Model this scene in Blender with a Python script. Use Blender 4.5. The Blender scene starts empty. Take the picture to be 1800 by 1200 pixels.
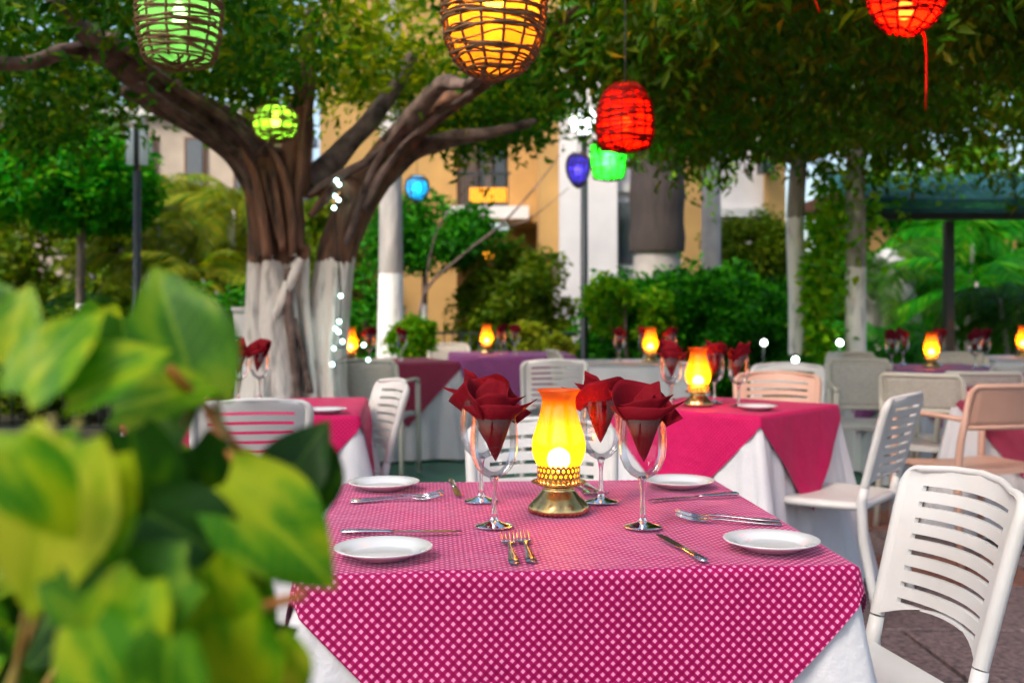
import bpy, bmesh, math, random
import numpy as np
from mathutils import Vector, Matrix

R = math.radians
PI = math.pi
random.seed(7)
rng = np.random.default_rng(11)
sc = bpy.context.scene
C = sc.collection

# ------------------------------------------------------------------ camera
F = 1900.0            # focal length in photo pixels (1800 wide)
HZ = 545.0            # horizon row in the photo
EYE = 1.15
cam = bpy.data.cameras.new('camera')
cam.sensor_width = 36.0
cam.lens = 36.0 * F / 1800.0
cam.shift_y = -(600.0 - HZ) / 1800.0
cam.clip_start = 0.02
cam.clip_end = 600
cam.dof.use_dof = True
cam.dof.focus_distance = 2.0
cam.dof.aperture_fstop = 3.8
cam.dof.aperture_blades = 9
cam_o = bpy.data.objects.new('camera', cam)
cam_o.location = (0, 0, EYE)
cam_o.rotation_euler = (R(90), 0, 0)
C.objects.link(cam_o)
sc.camera = cam_o

# ------------------------------------------------------------------ world, sun, exposure
SUN_EL, SUN_AZ = 48.0, 220.0      # azimuth: direction towards the sun, clockwise from +Y
world = bpy.data.worlds.new('World')
sc.world = world
world.use_nodes = True
wn = world.node_tree
wn.nodes.clear()
sky = wn.nodes.new('ShaderNodeTexSky')
sky.sky_type = 'NISHITA'
sky.sun_disc = False
sky.sun_elevation = R(SUN_EL)
sky.sun_rotation = R(SUN_AZ)
sky.dust_density = 3.0
sky.air_density = 1.0
bg = wn.nodes.new('ShaderNodeBackground')
bg.inputs['Strength'].default_value = 0.105
wo = wn.nodes.new('ShaderNodeOutputWorld')
wn.links.new(sky.outputs[0], bg.inputs[0])
wn.links.new(bg.outputs[0], wo.inputs[0])

sun = bpy.data.lights.new('sun', 'SUN')
sun.energy = 1.5
sun.angle = R(22)
sun.color = (1.0, 0.91, 0.78)
sun_o = bpy.data.objects.new('sun', sun)
d = Vector((math.sin(R(SUN_AZ)) * math.cos(R(SUN_EL)), math.cos(R(SUN_AZ)) * math.cos(R(SUN_EL)), math.sin(R(SUN_EL))))
sun_o.rotation_euler = d.to_track_quat('Z', 'Y').to_euler()
sun_o.location = (0, 0, 12)
C.objects.link(sun_o)

sc.view_settings.view_transform = 'Standard'
sc.view_settings.look = 'None'
sc.view_settings.gamma = 1.0
sc.view_settings.use_curve_mapping = False
sc.view_settings.exposure = 1.5
sc.cycles.use_denoising = True
sc.cycles.caustics_reflective = False
sc.cycles.caustics_refractive = False
sc.cycles.use_adaptive_sampling = True
sc.cycles.adaptive_threshold = 0.03
sc.cycles.max_bounces = 6
sc.cycles.diffuse_bounces = 3
sc.cycles.transparent_max_bounces = 16
sc.cycles.transmission_bounces = 6
sc.cycles.sample_clamp_indirect = 4.0

# ------------------------------------------------------------------ helpers
def W(u, v, Y):
    """photo pixel at a chosen distance -> place"""
    return Vector(((u - 900) / F * Y, Y, EYE - (v - HZ) / F * Y))

def X(u, Y):
    return (u - 900) / F * Y

def tag(o, label=None, cat=None, group=None, kind=None):
    if label: o['label'] = label
    if cat: o['category'] = cat
    if group: o['group'] = group
    if kind: o['kind'] = kind
    return o

def empty(name, loc=(0, 0, 0), rz=0.0):
    o = bpy.data.objects.new(name, None)
    o.empty_display_size = 0.1
    o.location = loc
    o.rotation_euler = (0, 0, rz)
    C.objects.link(o)
    return o

def link(name, me, mat=None, parent=None, loc=(0, 0, 0)):
    o = bpy.data.objects.new(name, me)
    C.objects.link(o)
    o.location = loc
    if parent is not None: o.parent = parent
    if mat is not None:
        me.materials.clear()
        for m in (mat if isinstance(mat, (list, tuple)) else [mat]): me.materials.append(m)
    return o

def copy_tree(o, parent=None):
    c = o.copy()
    C.objects.link(c)
    c.parent = parent
    if parent is not None: c.matrix_parent_inverse = o.matrix_parent_inverse.copy()
    for ch in o.children:
        copy_tree(ch, c)
    return c

class MB:
    """collects vertices and faces of one mesh"""
    def __init__(s):
        s.v, s.f, s.m = [], [], []
        s.mi = 0
    def add(s, vs, fs):
        k = len(s.v)
        s.v.extend([tuple(p) for p in vs])
        s.f.extend([tuple(k + i for i in f) for f in fs])
        s.m.extend([s.mi] * len(fs))
    def box(s, lo, hi):
        x0, y0, z0 = lo; x1, y1, z1 = hi
        s.add([(x0,y0,z0),(x1,y0,z0),(x1,y1,z0),(x0,y1,z0),(x0,y0,z1),(x1,y0,z1),(x1,y1,z1),(x0,y1,z1)],
              [(0,3,2,1),(4,5,6,7),(0,1,5,4),(1,2,6,5),(2,3,7,6),(3,0,4,7)])
    def tube(s, pts, rad, n=8, cap=True, wob=None, flat=1.0):
        pts = [Vector(p) for p in pts]
        m = len(pts)
        if not isinstance(rad, (list, tuple)): rad = [rad] * m
        prev = None
        vs = []
        for i, p in enumerate(pts):
            t = (pts[min(i + 1, m - 1)] - pts[max(i - 1, 0)])
            if t.length < 1e-9: t = Vector((0, 0, 1))
            t.normalize()
            if prev is None:
                a = Vector((0, 0, 1)) if abs(t.z) < 0.9 else Vector((0, 1, 0))
                u = t.cross(a).normalized()
            else:
                u = (prev - t * prev.dot(t)).normalized()
            w = t.cross(u)
            prev = u
            for k in range(n):
                a = 2 * PI * k / n
                r = rad[i] * (wob(i / max(1, m - 1), a) if wob else 1.0)
                vs.append(p + u * (math.cos(a) * r) + w * (math.sin(a) * r * flat))
        fs = []
        for i in range(m - 1):
            for k in range(n):
                a, b = i * n + k, i * n + (k + 1) % n
                fs.append((a, b, b + n, a + n))
        if cap:
            fs.append(tuple(range(n - 1, -1, -1)))
            fs.append(tuple(range((m - 1) * n, m * n)))
        s.add(vs, fs)
    def lathe(s, prof, n=32, c=(0, 0, 0), mod=None, close=False):
        vs, fs = [], []
        m = len(prof)
        for i, (r, z) in enumerate(prof):
            for k in range(n):
                a = 2 * PI * k / n
                q = r * (mod(a, z, i) if mod else 1.0)
                vs.append((c[0] + q * math.cos(a), c[1] + q * math.sin(a), c[2] + z))
        for i in range(m - 1 + (1 if close else 0)):
            j = (i + 1) % m
            for k in range(n):
                b = (k + 1) % n
                fs.append((i * n + k, i * n + b, j * n + b, j * n + k))
        s.add(vs, fs)
    def grid(s, fn, nu, nv):
        vs = [fn(i / nu, j / nv) for j in range(nv + 1) for i in range(nu + 1)]
        fs = []
        w = nu + 1
        for j in range(nv):
            for i in range(nu):
                fs.append((j * w + i, j * w + i + 1, (j + 1) * w + i + 1, (j + 1) * w + i))
        s.add(vs, fs)
    def mesh(s, name, smooth=True):
        me = bpy.data.meshes.new(name)
        me.from_pydata(s.v, [], s.f)
        me.polygons.foreach_set('use_smooth', [smooth] * len(s.f))
        if any(s.m): me.polygons.foreach_set('material_index', s.m)
        me.update()
        return me
    def build(s, name, mat, parent=None, smooth=True, loc=(0, 0, 0)):
        return link(name, s.mesh(name, smooth), mat, parent, loc)

def refine(o, bevel=0.0, solid=0.0, sub=0, seg=2, off=0.0, angle=40):
    """bake modifiers into the mesh of o"""
    if solid:
        m = o.modifiers.new('s', 'SOLIDIFY'); m.thickness = solid; m.offset = off
    if bevel:
        m = o.modifiers.new('b', 'BEVEL'); m.width = bevel; m.segments = seg; m.limit_method = 'ANGLE'; m.angle_limit = R(angle)
    if sub:
        m = o.modifiers.new('u', 'SUBSURF'); m.levels = sub; m.render_levels = sub
    bpy.context.view_layer.update()
    dg = bpy.context.evaluated_depsgraph_get()
    me = bpy.data.meshes.new_from_object(o.evaluated_get(dg))
    o.modifiers.clear()
    o.data = me
    return o

def smooth_by_angle(o, deg=35):
    me = o.data
    me.polygons.foreach_set('use_smooth', [True] * len(me.polygons))
    bm = bmesh.new(); bm.from_mesh(me)
    lim = R(deg)
    for e in bm.edges:
        if len(e.link_faces) == 2 and e.calc_face_angle(0) > lim: e.smooth = False
    bm.to_mesh(me); bm.free()
    return o

# ------------------------------------------------------------------ materials
def new_mat(name):
    m = bpy.data.materials.new(name)
    m.use_nodes = True
    nt = m.node_tree
    nt.nodes.clear()
    out = nt.nodes.new('ShaderNodeOutputMaterial')
    return m, nt, out

def N(nt, t, **kw):
    n = nt.nodes.new(t)
    for k, v in kw.items(): setattr(n, k, v)
    return n

def ramp(nt, fac, stops):
    r = N(nt, 'ShaderNodeValToRGB')
    el = r.color_ramp.elements
    while len(el) < len(stops): el.new(0.5)
    for e, (p, c) in zip(el, stops):
        e.position = p
        e.color = (*c, 1) if len(c) == 3 else c
    if fac is not None: nt.links.new(fac, r.inputs[0])
    return r

def math_n(nt, op, a, b=None, c=None):
    n = N(nt, 'ShaderNodeMath', operation=op)
    for i, x in enumerate((a, b, c)):
        if x is None: continue
        if isinstance(x, (int, float)): n.inputs[i].default_value = x
        else: nt.links.new(x, n.inputs[i])
    return n.outputs[0]

def mixc(nt, fac, a, b):
    n = N(nt, 'ShaderNodeMix', data_type='RGBA')
    for i, x in ((0, fac), (6, a), (7, b)):
        if isinstance(x, (int, float)): n.inputs[i].default_value = x
        elif isinstance(x, tuple): n.inputs[i].default_value = (*x, 1)
        else: nt.links.new(x, n.inputs[i])
    return n.outputs[2]

def pbr(name, c1, c2=None, rough=0.5, metal=0.0, scale=8.0, bump=0.0, bscale=None, spec=0.5, coords='Object',
        detail=5.0, rough2=None, stretch=(1, 1, 1), rand=0.0, sub=0.0, coat=0.0, sheen=0.0):
    m, nt, out = new_mat(name)
    b = N(nt, 'ShaderNodeBsdfPrincipled')
    tc = N(nt, 'ShaderNodeTexCoord')
    mp = N(nt, 'ShaderNodeMapping')
    mp.inputs['Scale'].default_value = stretch
    nt.links.new(tc.outputs[coords], mp.inputs[0])
    nz = N(nt, 'ShaderNodeTexNoise')
    nz.inputs['Scale'].default_value = scale
    nz.inputs['Detail'].default_value = detail
    nt.links.new(mp.outputs[0], nz.inputs['Vector'])
    if c2 is None: c2 = tuple(x * 0.82 for x in c1)
    r = ramp(nt, nz.outputs['Fac'], [(0.3, c2), (0.7, c1)])
    col = r.outputs[0]
    if rand:
        oi = N(nt, 'ShaderNodeObjectInfo')
        hs = N(nt, 'ShaderNodeHueSaturation')
        v = math_n(nt, 'MULTIPLY_ADD', oi.outputs['Random'], rand, 1 - rand / 2)
        nt.links.new(v, hs.inputs['Value'])
        nt.links.new(col, hs.inputs['Color'])
        col = hs.outputs[0]
    nt.links.new(col, b.inputs['Base Color'])
    b.inputs['Metallic'].default_value = metal
    b.inputs['Specular IOR Level'].default_value = spec
    if coat:
        b.inputs['Coat Weight'].default_value = coat
        b.inputs['Coat Roughness'].default_value = 0.1
    if sheen:
        b.inputs['Sheen Weight'].default_value = sheen
        b.inputs['Sheen Roughness'].default_value = 0.4
    if sub:
        b.inputs['Subsurface Weight'].default_value = sub
        b.inputs['Subsurface Radius'].default_value = (0.01, 0.01, 0.01)
    if rough2 is not None:
        rr = N(nt, 'ShaderNodeMapRange')
        rr.inputs['To Min'].default_value = rough
        rr.inputs['To Max'].default_value = rough2
        nt.links.new(nz.outputs['Fac'], rr.inputs['Value'])
        nt.links.new(rr.outputs[0], b.inputs['Roughness'])
    else:
        b.inputs['Roughness'].default_value = rough
    if bump:
        n2 = N(nt, 'ShaderNodeTexNoise')
        n2.inputs['Scale'].default_value = bscale or scale * 4
        n2.inputs['Detail'].default_value = 6
        nt.links.new(mp.outputs[0], n2.inputs['Vector'])
        bp = N(nt, 'ShaderNodeBump')
        bp.inputs['Strength'].default_value = bump
        bp.inputs['Distance'].default_value = 0.02
        nt.links.new(n2.outputs['Fac'], bp.inputs['Height'])
        nt.links.new(bp.outputs[0], b.inputs['Normal'])
    nt.links.new(b.outputs[0], out.inputs[0])
    return m

def leaf_mat(name, cols, trans=0.4, rough=0.5, tint=(1.3, 1.25, 0.3), spec=0.15):
    """leaf colour picked per leaf; light also passes through the blade"""
    m, nt, out = new_mat(name)
    g = N(nt, 'ShaderNodeNewGeometry')
    k = len(cols)
    r = ramp(nt, g.outputs['Random Per Island'], [(i / (k - 1), c) for i, c in enumerate(cols)])
    b = N(nt, 'ShaderNodeBsdfPrincipled')
    b.inputs['Roughness'].default_value = rough
    b.inputs['Specular IOR Level'].default_value = spec
    nt.links.new(r.outputs[0], b.inputs['Base Color'])
    t = N(nt, 'ShaderNodeBsdfTranslucent')
    vm = N(nt, 'ShaderNodeVectorMath', operation='MULTIPLY')
    vm.inputs[1].default_value = tint
    nt.links.new(r.outputs[0], vm.inputs[0])
    nt.links.new(vm.outputs[0], t.inputs[0])
    mx = N(nt, 'ShaderNodeMixShader')
    mx.inputs[0].default_value = trans
    nt.links.new(b.outputs[0], mx.inputs[1])
    nt.links.new(t.outputs[0], mx.inputs[2])
    nt.links.new(mx.outputs[0], out.inputs[0])
    return m

def emit(name, col, s):
    m, nt, out = new_mat(name)
    e = N(nt, 'ShaderNodeEmission')
    e.inputs[0].default_value = (*col, 1)
    e.inputs[1].default_value = s
    nt.links.new(e.outputs[0], out.inputs[0])
    return m

def glow_mat(name, col, s):
    m, nt, out = new_mat(name)
    e = N(nt, 'ShaderNodeEmission')
    e.inputs[0].default_value = (*col, 1)
    e.inputs[1].default_value = s
    t = N(nt, 'ShaderNodeBsdfTransparent')
    a = N(nt, 'ShaderNodeAddShader')
    nt.links.new(e.outputs[0], a.inputs[0]); nt.links.new(t.outputs[0], a.inputs[1])
    nt.links.new(a.outputs[0], out.inputs[0])
    return m

def shade_mat(name, col, clear=0.2, gloss=0.05, clear_col=None):
    """coloured translucent glass or cellophane: scatters the lamp inside, lets some of it straight through"""
    m, nt, out = new_mat(name)
    t = N(nt, 'ShaderNodeBsdfTranslucent'); t.inputs[0].default_value = (*col, 1)
    df = N(nt, 'ShaderNodeBsdfDiffuse'); df.inputs[0].default_value = (*col, 1)
    tr = N(nt, 'ShaderNodeBsdfTransparent'); tr.inputs[0].default_value = (*(clear_col or col), 1)
    gl = N(nt, 'ShaderNodeBsdfGlossy'); gl.inputs['Roughness'].default_value = 0.15
    m0 = N(nt, 'ShaderNodeMixShader'); m0.inputs[0].default_value = 0.25
    m1 = N(nt, 'ShaderNodeMixShader'); m1.inputs[0].default_value = clear
    m2 = N(nt, 'ShaderNodeMixShader'); m2.inputs[0].default_value = gloss
    nt.links.new(t.outputs[0], m0.inputs[1]); nt.links.new(df.outputs[0], m0.inputs[2])
    nt.links.new(m0.outputs[0], m1.inputs[1]); nt.links.new(tr.outputs[0], m1.inputs[2])
    nt.links.new(m1.outputs[0], m2.inputs[1]); nt.links.new(gl.outputs[0], m2.inputs[2])
    nt.links.new(m2.outputs[0], out.inputs[0])
    return m

def gingham(name, dark, mid, light, pitch, sheen=0.08, spec=0.1, tint=(1, 1, 1)):
    m, nt, out = new_mat(name)
    uv = N(nt, 'ShaderNodeUVMap'); uv.uv_map = 'cloth'
    sp = N(nt, 'ShaderNodeSeparateXYZ')
    nt.links.new(uv.outputs[0], sp.inputs[0])
    def stripe(s):
        a = math_n(nt, 'MULTIPLY', s, 2 * PI / pitch)
        b = math_n(nt, 'SINE', a)
        r = ramp(nt, math_n(nt, 'MULTIPLY_ADD', b, 0.5, 0.5), [(0.45, (0, 0, 0)), (0.68, (1, 1, 1))])
        return r.outputs[0]
    a, b = stripe(sp.outputs[0]), stripe(sp.outputs[1])
    both = math_n(nt, 'MULTIPLY', a, b)
    one = math_n(nt, 'MAXIMUM', a, b)
    c = mixc(nt, one, dark, mid)
    c = mixc(nt, both, c, light)
    nz = N(nt, 'ShaderNodeTexNoise'); nz.inputs['Scale'].default_value = 14
    nt.links.new(uv.outputs[0], nz.inputs['Vector'])
    hs = N(nt, 'ShaderNodeHueSaturation')
    nt.links.new(c, hs.inputs['Color'])
    nt.links.new(math_n(nt, 'MULTIPLY_ADD', nz.outputs['Fac'], 0.3, 0.85), hs.inputs['Value'])
    p = N(nt, 'ShaderNodeBsdfPrincipled')
    p.inputs['Roughness'].default_value = 0.55
    p.inputs['Specular IOR Level'].default_value = spec
    p.inputs['Sheen Weight'].default_value = sheen
    p.inputs['Sheen Tint'].default_value = (*tint, 1)
    p.inputs['Sheen Roughness'].default_value = 0.35
    nt.links.new(hs.outputs[0], p.inputs['Base Color'])
    nf = N(nt, 'ShaderNodeTexNoise'); nf.inputs['Scale'].default_value = 60; nf.inputs['Detail'].default_value = 3
    nt.links.new(uv.outputs[0], nf.inputs['Vector'])
    bp = N(nt, 'ShaderNodeBump'); bp.inputs['Strength'].default_value = 0.3; bp.inputs['Distance'].default_value = 0.004
    nl = N(nt, 'ShaderNodeTexNoise'); nl.inputs['Scale'].default_value = 9; nl.inputs['Detail'].default_value = 2; nl.inputs['Distortion'].default_value = 1.2
    nt.links.new(uv.outputs[0], nl.inputs['Vector'])
    def crease(sv):
        k = math_n(nt, 'PINGPONG', math_n(nt, 'ADD', sv, 10.05), 0.165)
        return ramp(nt, k, [(0.0, (1, 1, 1)), (0.03, (0, 0, 0))]).outputs[0]
    cr = math_n(nt, 'MAXIMUM', crease(sp.outputs[0]), crease(sp.outputs[1]))
    hsum = math_n(nt, 'ADD', math_n(nt, 'ADD', math_n(nt, 'MULTIPLY', both, 0.25), nf.outputs['Fac']), math_n(nt, 'ADD', math_n(nt, 'MULTIPLY', nl.outputs['Fac'], 4.0), math_n(nt, 'MULTIPLY', cr, 0.8)))
    nt.links.new(hsum, bp.inputs['Height'])
    nt.links.new(bp.outputs[0], p.inputs['Normal'])
    nt.links.new(p.outputs[0], out.inputs[0])
    return m

def painted_trunk(name, bark1, bark2, paint, height, rough_edge=0.06, bscale=7.0):
    """bark with a whitewashed foot: paint reaches up to a fixed height"""
    m, nt, out = new_mat(name)
    g = N(nt, 'ShaderNodeNewGeometry')
    sp = N(nt, 'ShaderNodeSeparateXYZ')
    nt.links.new(g.outputs['Position'], sp.inputs[0])
    mp = N(nt, 'ShaderNodeMapping'); mp.inputs['Scale'].default_value = (1, 1, 0.28)
    nt.links.new(g.outputs['Position'], mp.inputs[0])
    nz = N(nt, 'ShaderNodeTexNoise'); nz.inputs['Scale'].default_value = bscale; nz.inputs['Detail'].default_value = 8
    nt.links.new(mp.outputs[0], nz.inputs['Vector'])
    bark = ramp(nt, nz.outputs['Fac'], [(0.3, bark2), (0.55, bark1), (0.75, tuple(min(1, x * 1.6) for x in bark1))])
    n2 = N(nt, 'ShaderNodeTexNoise'); n2.inputs['Scale'].default_value = 16; n2.inputs['Detail'].default_value = 6
    nt.links.new(mp.outputs[0], n2.inputs['Vector'])
    wear = ramp(nt, n2.outputs['Fac'], [(0.30, tuple(x * 0.55 for x in paint)), (0.46, paint)])
    h = math_n(nt, 'MULTIPLY_ADD', n2.outputs['Fac'], rough_edge, height - rough_edge / 2)
    f = math_n(nt, 'LESS_THAN', sp.outputs[2], h)
    c = mixc(nt, f, bark.outputs[0], wear.outputs[0])
    b = N(nt, 'ShaderNodeBsdfPrincipled'); b.inputs['Roughness'].default_value = 0.8
    nt.links.new(c, b.inputs['Base Color'])
    bp = N(nt, 'ShaderNodeBump'); bp.inputs['Strength'].default_value = 1.0; bp.inputs['Distance'].default_value = 0.05
    nt.links.new(nz.outputs['Fac'], bp.inputs['Height'])
    nt.links.new(bp.outputs[0], b.inputs['Normal'])
    nt.links.new(b.outputs[0], out.inputs[0])
    return m

def thin_glass(name):
    m, nt, out = new_mat(name)
    fr = N(nt, 'ShaderNodeFresnel'); fr.inputs[0].default_value = 1.5
    lw = math_n(nt, 'MULTIPLY_ADD', fr.outputs[0], 0.66, 0.012)
    tr = N(nt, 'ShaderNodeBsdfTransparent'); tr.inputs[0].default_value = (0.95, 0.96, 0.97, 1)
    gl = N(nt, 'ShaderNodeBsdfGlossy'); gl.inputs['Roughness'].default_value = 0.02
    mx = N(nt, 'ShaderNodeMixShader')
    nt.links.new(math_n(nt, 'MINIMUM', lw, 0.9), mx.inputs[0])
    nt.links.new(tr.outputs[0], mx.inputs[1]); nt.links.new(gl.outputs[0], mx.inputs[2])
    nt.links.new(mx.outputs[0], out.inputs[0])
    return m

def solid_glass(name):
    m, nt, out = new_mat(name)
    g = N(nt, 'ShaderNodeBsdfGlass'); g.inputs['Roughness'].default_value = 0.0; g.inputs['IOR'].default_value = 1.5
    nt.links.new(g.outputs[0], out.inputs[0])
    return m

M = {}
M['white_plastic'] = pbr('white_plastic', (0.62, 0.615, 0.61), (0.50, 0.485, 0.46), rough=0.34, rough2=0.55, scale=4, detail=9, bump=0.05, bscale=250, spec=0.5)
M['peach_tone'] = pbr('peach_tone', (0.62, 0.36, 0.27), (0.54, 0.31, 0.23), rough=0.45, scale=5)  # even peach tone, set on two of the chairs
M['cream_plastic'] = pbr('cream_plastic', (0.66, 0.62, 0.52), (0.58, 0.54, 0.45), rough=0.45, scale=6, bump=0.08, bscale=200)
M['mesh_fabric'] = pbr('mesh_fabric', (0.62, 0.58, 0.50), (0.50, 0.47, 0.40), rough=0.8, scale=60, bump=0.4, bscale=220)
M['white_cloth'] = pbr('white_cloth', (0.68, 0.67, 0.69), (0.60, 0.59, 0.63), rough=0.75, scale=5, bump=0.15, bscale=90, sheen=0.2)
M['gingham'] = gingham('gingham_cloth', (0.24, 0.0, 0.050), (0.34, 0.0, 0.092), (0.88, 0.27, 0.48), 0.0115, 0.6, 0.18, (1.0, .45, .64))
M['gingham_magenta'] = gingham('gingham_magenta_cloth', (0.42, 0.0, 0.060), (0.48, 0.0, 0.085), (0.62, 0.04, 0.16), 0.0115)
M['maroon_cloth'] = gingham('maroon_gingham_cloth', (0.22, 0.008, 0.035), (0.28, 0.015, 0.06), (0.5, 0.14, 0.2), 0.0115)
M['purple_cloth'] = gingham('purple_gingham_cloth', (0.20, 0.02, 0.15), (0.30, 0.05, 0.24), (0.52, 0.25, 0.46), 0.0115)
M['napkin'] = pbr('red_napkin', (0.19, 0.001, 0.008), (0.14, 0.001, 0.006), rough=0.8, scale=12, bump=0.15, bscale=300, spec=0.15)
M['napkin_dark'] = pbr('maroon_napkin', (0.13, 0.004, 0.014), (0.09, 0.002, 0.010), spec=0.15, rough=0.8, scale=12)
M['porcelain'] = pbr('porcelain', (0.68, 0.68, 0.69), (0.65, 0.65, 0.66), rough=0.08, scale=3, spec=0.5, coat=0.4)
M['steel'] = pbr('cutlery_steel', (0.60, 0.60, 0.62), (0.50, 0.50, 0.52), rough=0.16, metal=1.0, scale=20)
M['brass'] = pbr('brass', (0.66, 0.42, 0.13), (0.52, 0.33, 0.11), rough=0.22, rough2=0.34, metal=1.0, scale=14)
M['pewter'] = pbr('aged_brass', (0.66, 0.46, 0.19), (0.52, 0.35, 0.14), rough=0.18, rough2=0.3, metal=1.0, scale=9)
M['bowl_glass'] = thin_glass('thin_clear_glass')
M['stem_glass'] = solid_glass('clear_glass')
M['amber'] = shade_mat('amber_glass', (1.0, 0.23, 0.003), 0.24, 0.05, (1.0, 0.60, 0.15))
M['flame'] = glow_mat('flame', (1.0, 0.80, 0.38), 16.0)
M['ink'] = pbr('black_ink', (0.01, 0.01, 0.012), rough=0.4)
M['withe'] = pbr('brown_withe', (0.20, 0.095, 0.028), (0.11, 0.05, 0.016), rough=0.55, scale=40, bump=0.2)
M['withe_pale'] = pbr('straw_withe', (0.32, 0.22, 0.06), (0.22, 0.14, 0.04), rough=0.55, scale=40)
M['withe_red'] = pbr('red_withe', (0.26, 0.006, 0.002), (0.13, 0.003, 0.001), rough=0.6, scale=40, spec=0.1)
M['cord'] = pbr('black_cord', (0.015, 0.012, 0.010), rough=0.6)
M['red_cord'] = pbr('red_cord', (0.45, 0.012, 0.004), rough=0.6, spec=0.1)
M['dark_iron'] = pbr('dark_painted_iron', (0.012, 0.022, 0.024), (0.008, 0.014, 0.016), rough=0.4, scale=12, bump=0.1)
M['teal_metal'] = pbr('teal_roof_sheet', (0.03, 0.13, 0.15), (0.02, 0.09, 0.11), rough=0.6, scale=3, rough2=0.75, spec=0.2)
M['ochre_wall'] = pbr('ochre_render', (0.48, 0.28, 0.09), (0.31, 0.18, 0.06), rough=0.85, scale=1.2, detail=9, bump=0.2, bscale=30)
M['white_wall'] = pbr('white_render', (0.70, 0.67, 0.66), (0.58, 0.55, 0.55), rough=0.85, scale=1.6, bump=0.2, bscale=30)
M['pink_wall'] = pbr('pale_pink_render', (0.50, 0.41, 0.32), (0.30, 0.25, 0.20), rough=0.85, scale=1.3, bump=0.2, bscale=30)
M['window_glass'] = pbr('window_glass', (0.05, 0.06, 0.07), rough=0.06, spec=0.8)
M['brown_wood'] = pbr('brown_wood', (0.11, 0.045, 0.02), (0.07, 0.03, 0.014), rough=0.5, scale=8, stretch=(1, 1, 0.1))
M['curtain'] = pbr('pale_curtain', (0.62, 0.60, 0.58), (0.52, 0.50, 0.49), rough=0.9, scale=10, stretch=(1, 1, 0.1))
M['roof_tile'] = pbr('clay_roof', (0.36, 0.13, 0.06), (0.26, 0.09, 0.04), rough=0.8, scale=6)
M['ficus_bark'] = painted_trunk('ficus_bark_whitewashed', (0.20, 0.090, 0.050), (0.022, 0.011, 0.007), (0.80, 0.72, 0.65), 1.47, .18, bscale=13.0)
M['limb_bark'] = pbr('limb_bark', (0.27, 0.175, 0.145), (0.028, 0.014, 0.010), rough=0.75, scale=9, bump=1.0, bscale=16, stretch=(1, 1, 1), detail=8)
M['palm_bark'] = painted_trunk('palm_bark_whitewashed', (0.40, 0.37, 0.35), (0.28, 0.26, 0.25), (0.86, 0.84, 0.83), 1.52, 0.02, 5)
M['slim_bark'] = painted_trunk('slim_bark_whitewashed', (0.15, 0.11, 0.08), (0.07, 0.05, 0.04), (0.78, 0.76, 0.74), 1.22, 0.03, 9)
M['pale_bark'] = painted_trunk('pale_bark_whitewashed', (0.34, 0.31, 0.26), (0.16, 0.14, 0.11), (0.74, 0.72, 0.70), 1.95, .10, 9)
M['grey_bark'] = pbr('grey_palm_bark', (0.44, 0.40, 0.37), (0.32, 0.29, 0.27), rough=0.85, scale=6, bump=0.3)
M['wrap'] = pbr('dark_trunk_wrap', (0.060, 0.042, 0.035), (0.030, 0.022, 0.020), rough=0.8, scale=5, stretch=(8, 8, 0.4), bump=0.5, bscale=9)
M['soil'] = pbr('dark_soil', (0.05, 0.028, 0.015), (0.02, 0.012, 0.008), rough=0.95, scale=30, bump=0.6)
M['terracotta'] = pbr('dark_terracotta', (0.075, 0.038, 0.022), (0.04, 0.02, 0.012), rough=0.85, scale=9, bump=0.4, bscale=40)
M['mortar'] = pbr('paving_joint', (0.035, 0.026, 0.024), (0.02, 0.016, 0.015), rough=0.95, scale=30, bump=0.5)
M['slab'] = pbr('paving_stone', (0.20, 0.135, 0.135), (0.045, 0.030, 0.034), rough=0.75, scale=42, bump=0.7, bscale=60, detail=8, rand=0.5, rough2=0.5)
M['slab_red'] = pbr('red_paving_stone', (0.20, 0.075, 0.05), (0.08, 0.03, 0.022), rough=0.75, scale=40, bump=0.6, bscale=60, detail=8, rand=0.4)
M['green_surface'] = pbr('green_floor_surface', (0.035, 0.17, 0.10), (0.022, 0.10, 0.065), rough=0.35, rough2=0.6, scale=3, bump=0.1, bscale=40)  # green tone of the floor beyond the slabs
M['earth'] = pbr('planted_earth', (0.07, 0.05, 0.02), (0.03, 0.035, 0.012), rough=0.95, scale=4, bump=0.6, bscale=20)
M['stone_white'] = pbr('white_stone', (0.62, 0.60, 0.58), (0.48, 0.46, 0.44), rough=0.8, scale=5, bump=0.3)
# foliage
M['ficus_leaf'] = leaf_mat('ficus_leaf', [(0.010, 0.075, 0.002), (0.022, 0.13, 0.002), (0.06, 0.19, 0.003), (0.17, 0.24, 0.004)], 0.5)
M['ficus_leaf_lit'] = leaf_mat('ficus_leaf_lit', [(0.05, 0.15, 0.002), (0.13, 0.24, 0.003), (0.25, 0.32, 0.004), (0.40, 0.38, 0.006)], 0.55)  # lit copy of the ficus leaf, brightness of the light put into its colour
M['ficus_leaf_olive'] = leaf_mat('ficus_leaf_olive', [(0.03, 0.085, 0.001), (0.075, 0.13, 0.002), (0.03, 0.18, 0.002), (0.20, 0.16, 0.004)], 0.5)
M['emerald_leaf'] = leaf_mat('emerald_leaf', [(0.004, 0.14, 0.003), (0.010, 0.25, 0.003), (0.04, 0.34, 0.004), (0.18, 0.42, 0.006)], 0.45, tint=(1, 1.3, 0.3))
M['bush_leaf'] = leaf_mat('bush_leaf', [(0.004, 0.075, 0.002), (0.010, 0.14, 0.002), (0.03, 0.24, 0.004), (0.07, 0.36, 0.006)], 0.4)
M['olive_leaf'] = leaf_mat('olive_leaf', [(0.030, 0.09, 0.002), (0.065, 0.15, 0.002), (0.13, 0.20, 0.004), (0.20, 0.24, 0.006)], 0.4)
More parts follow.
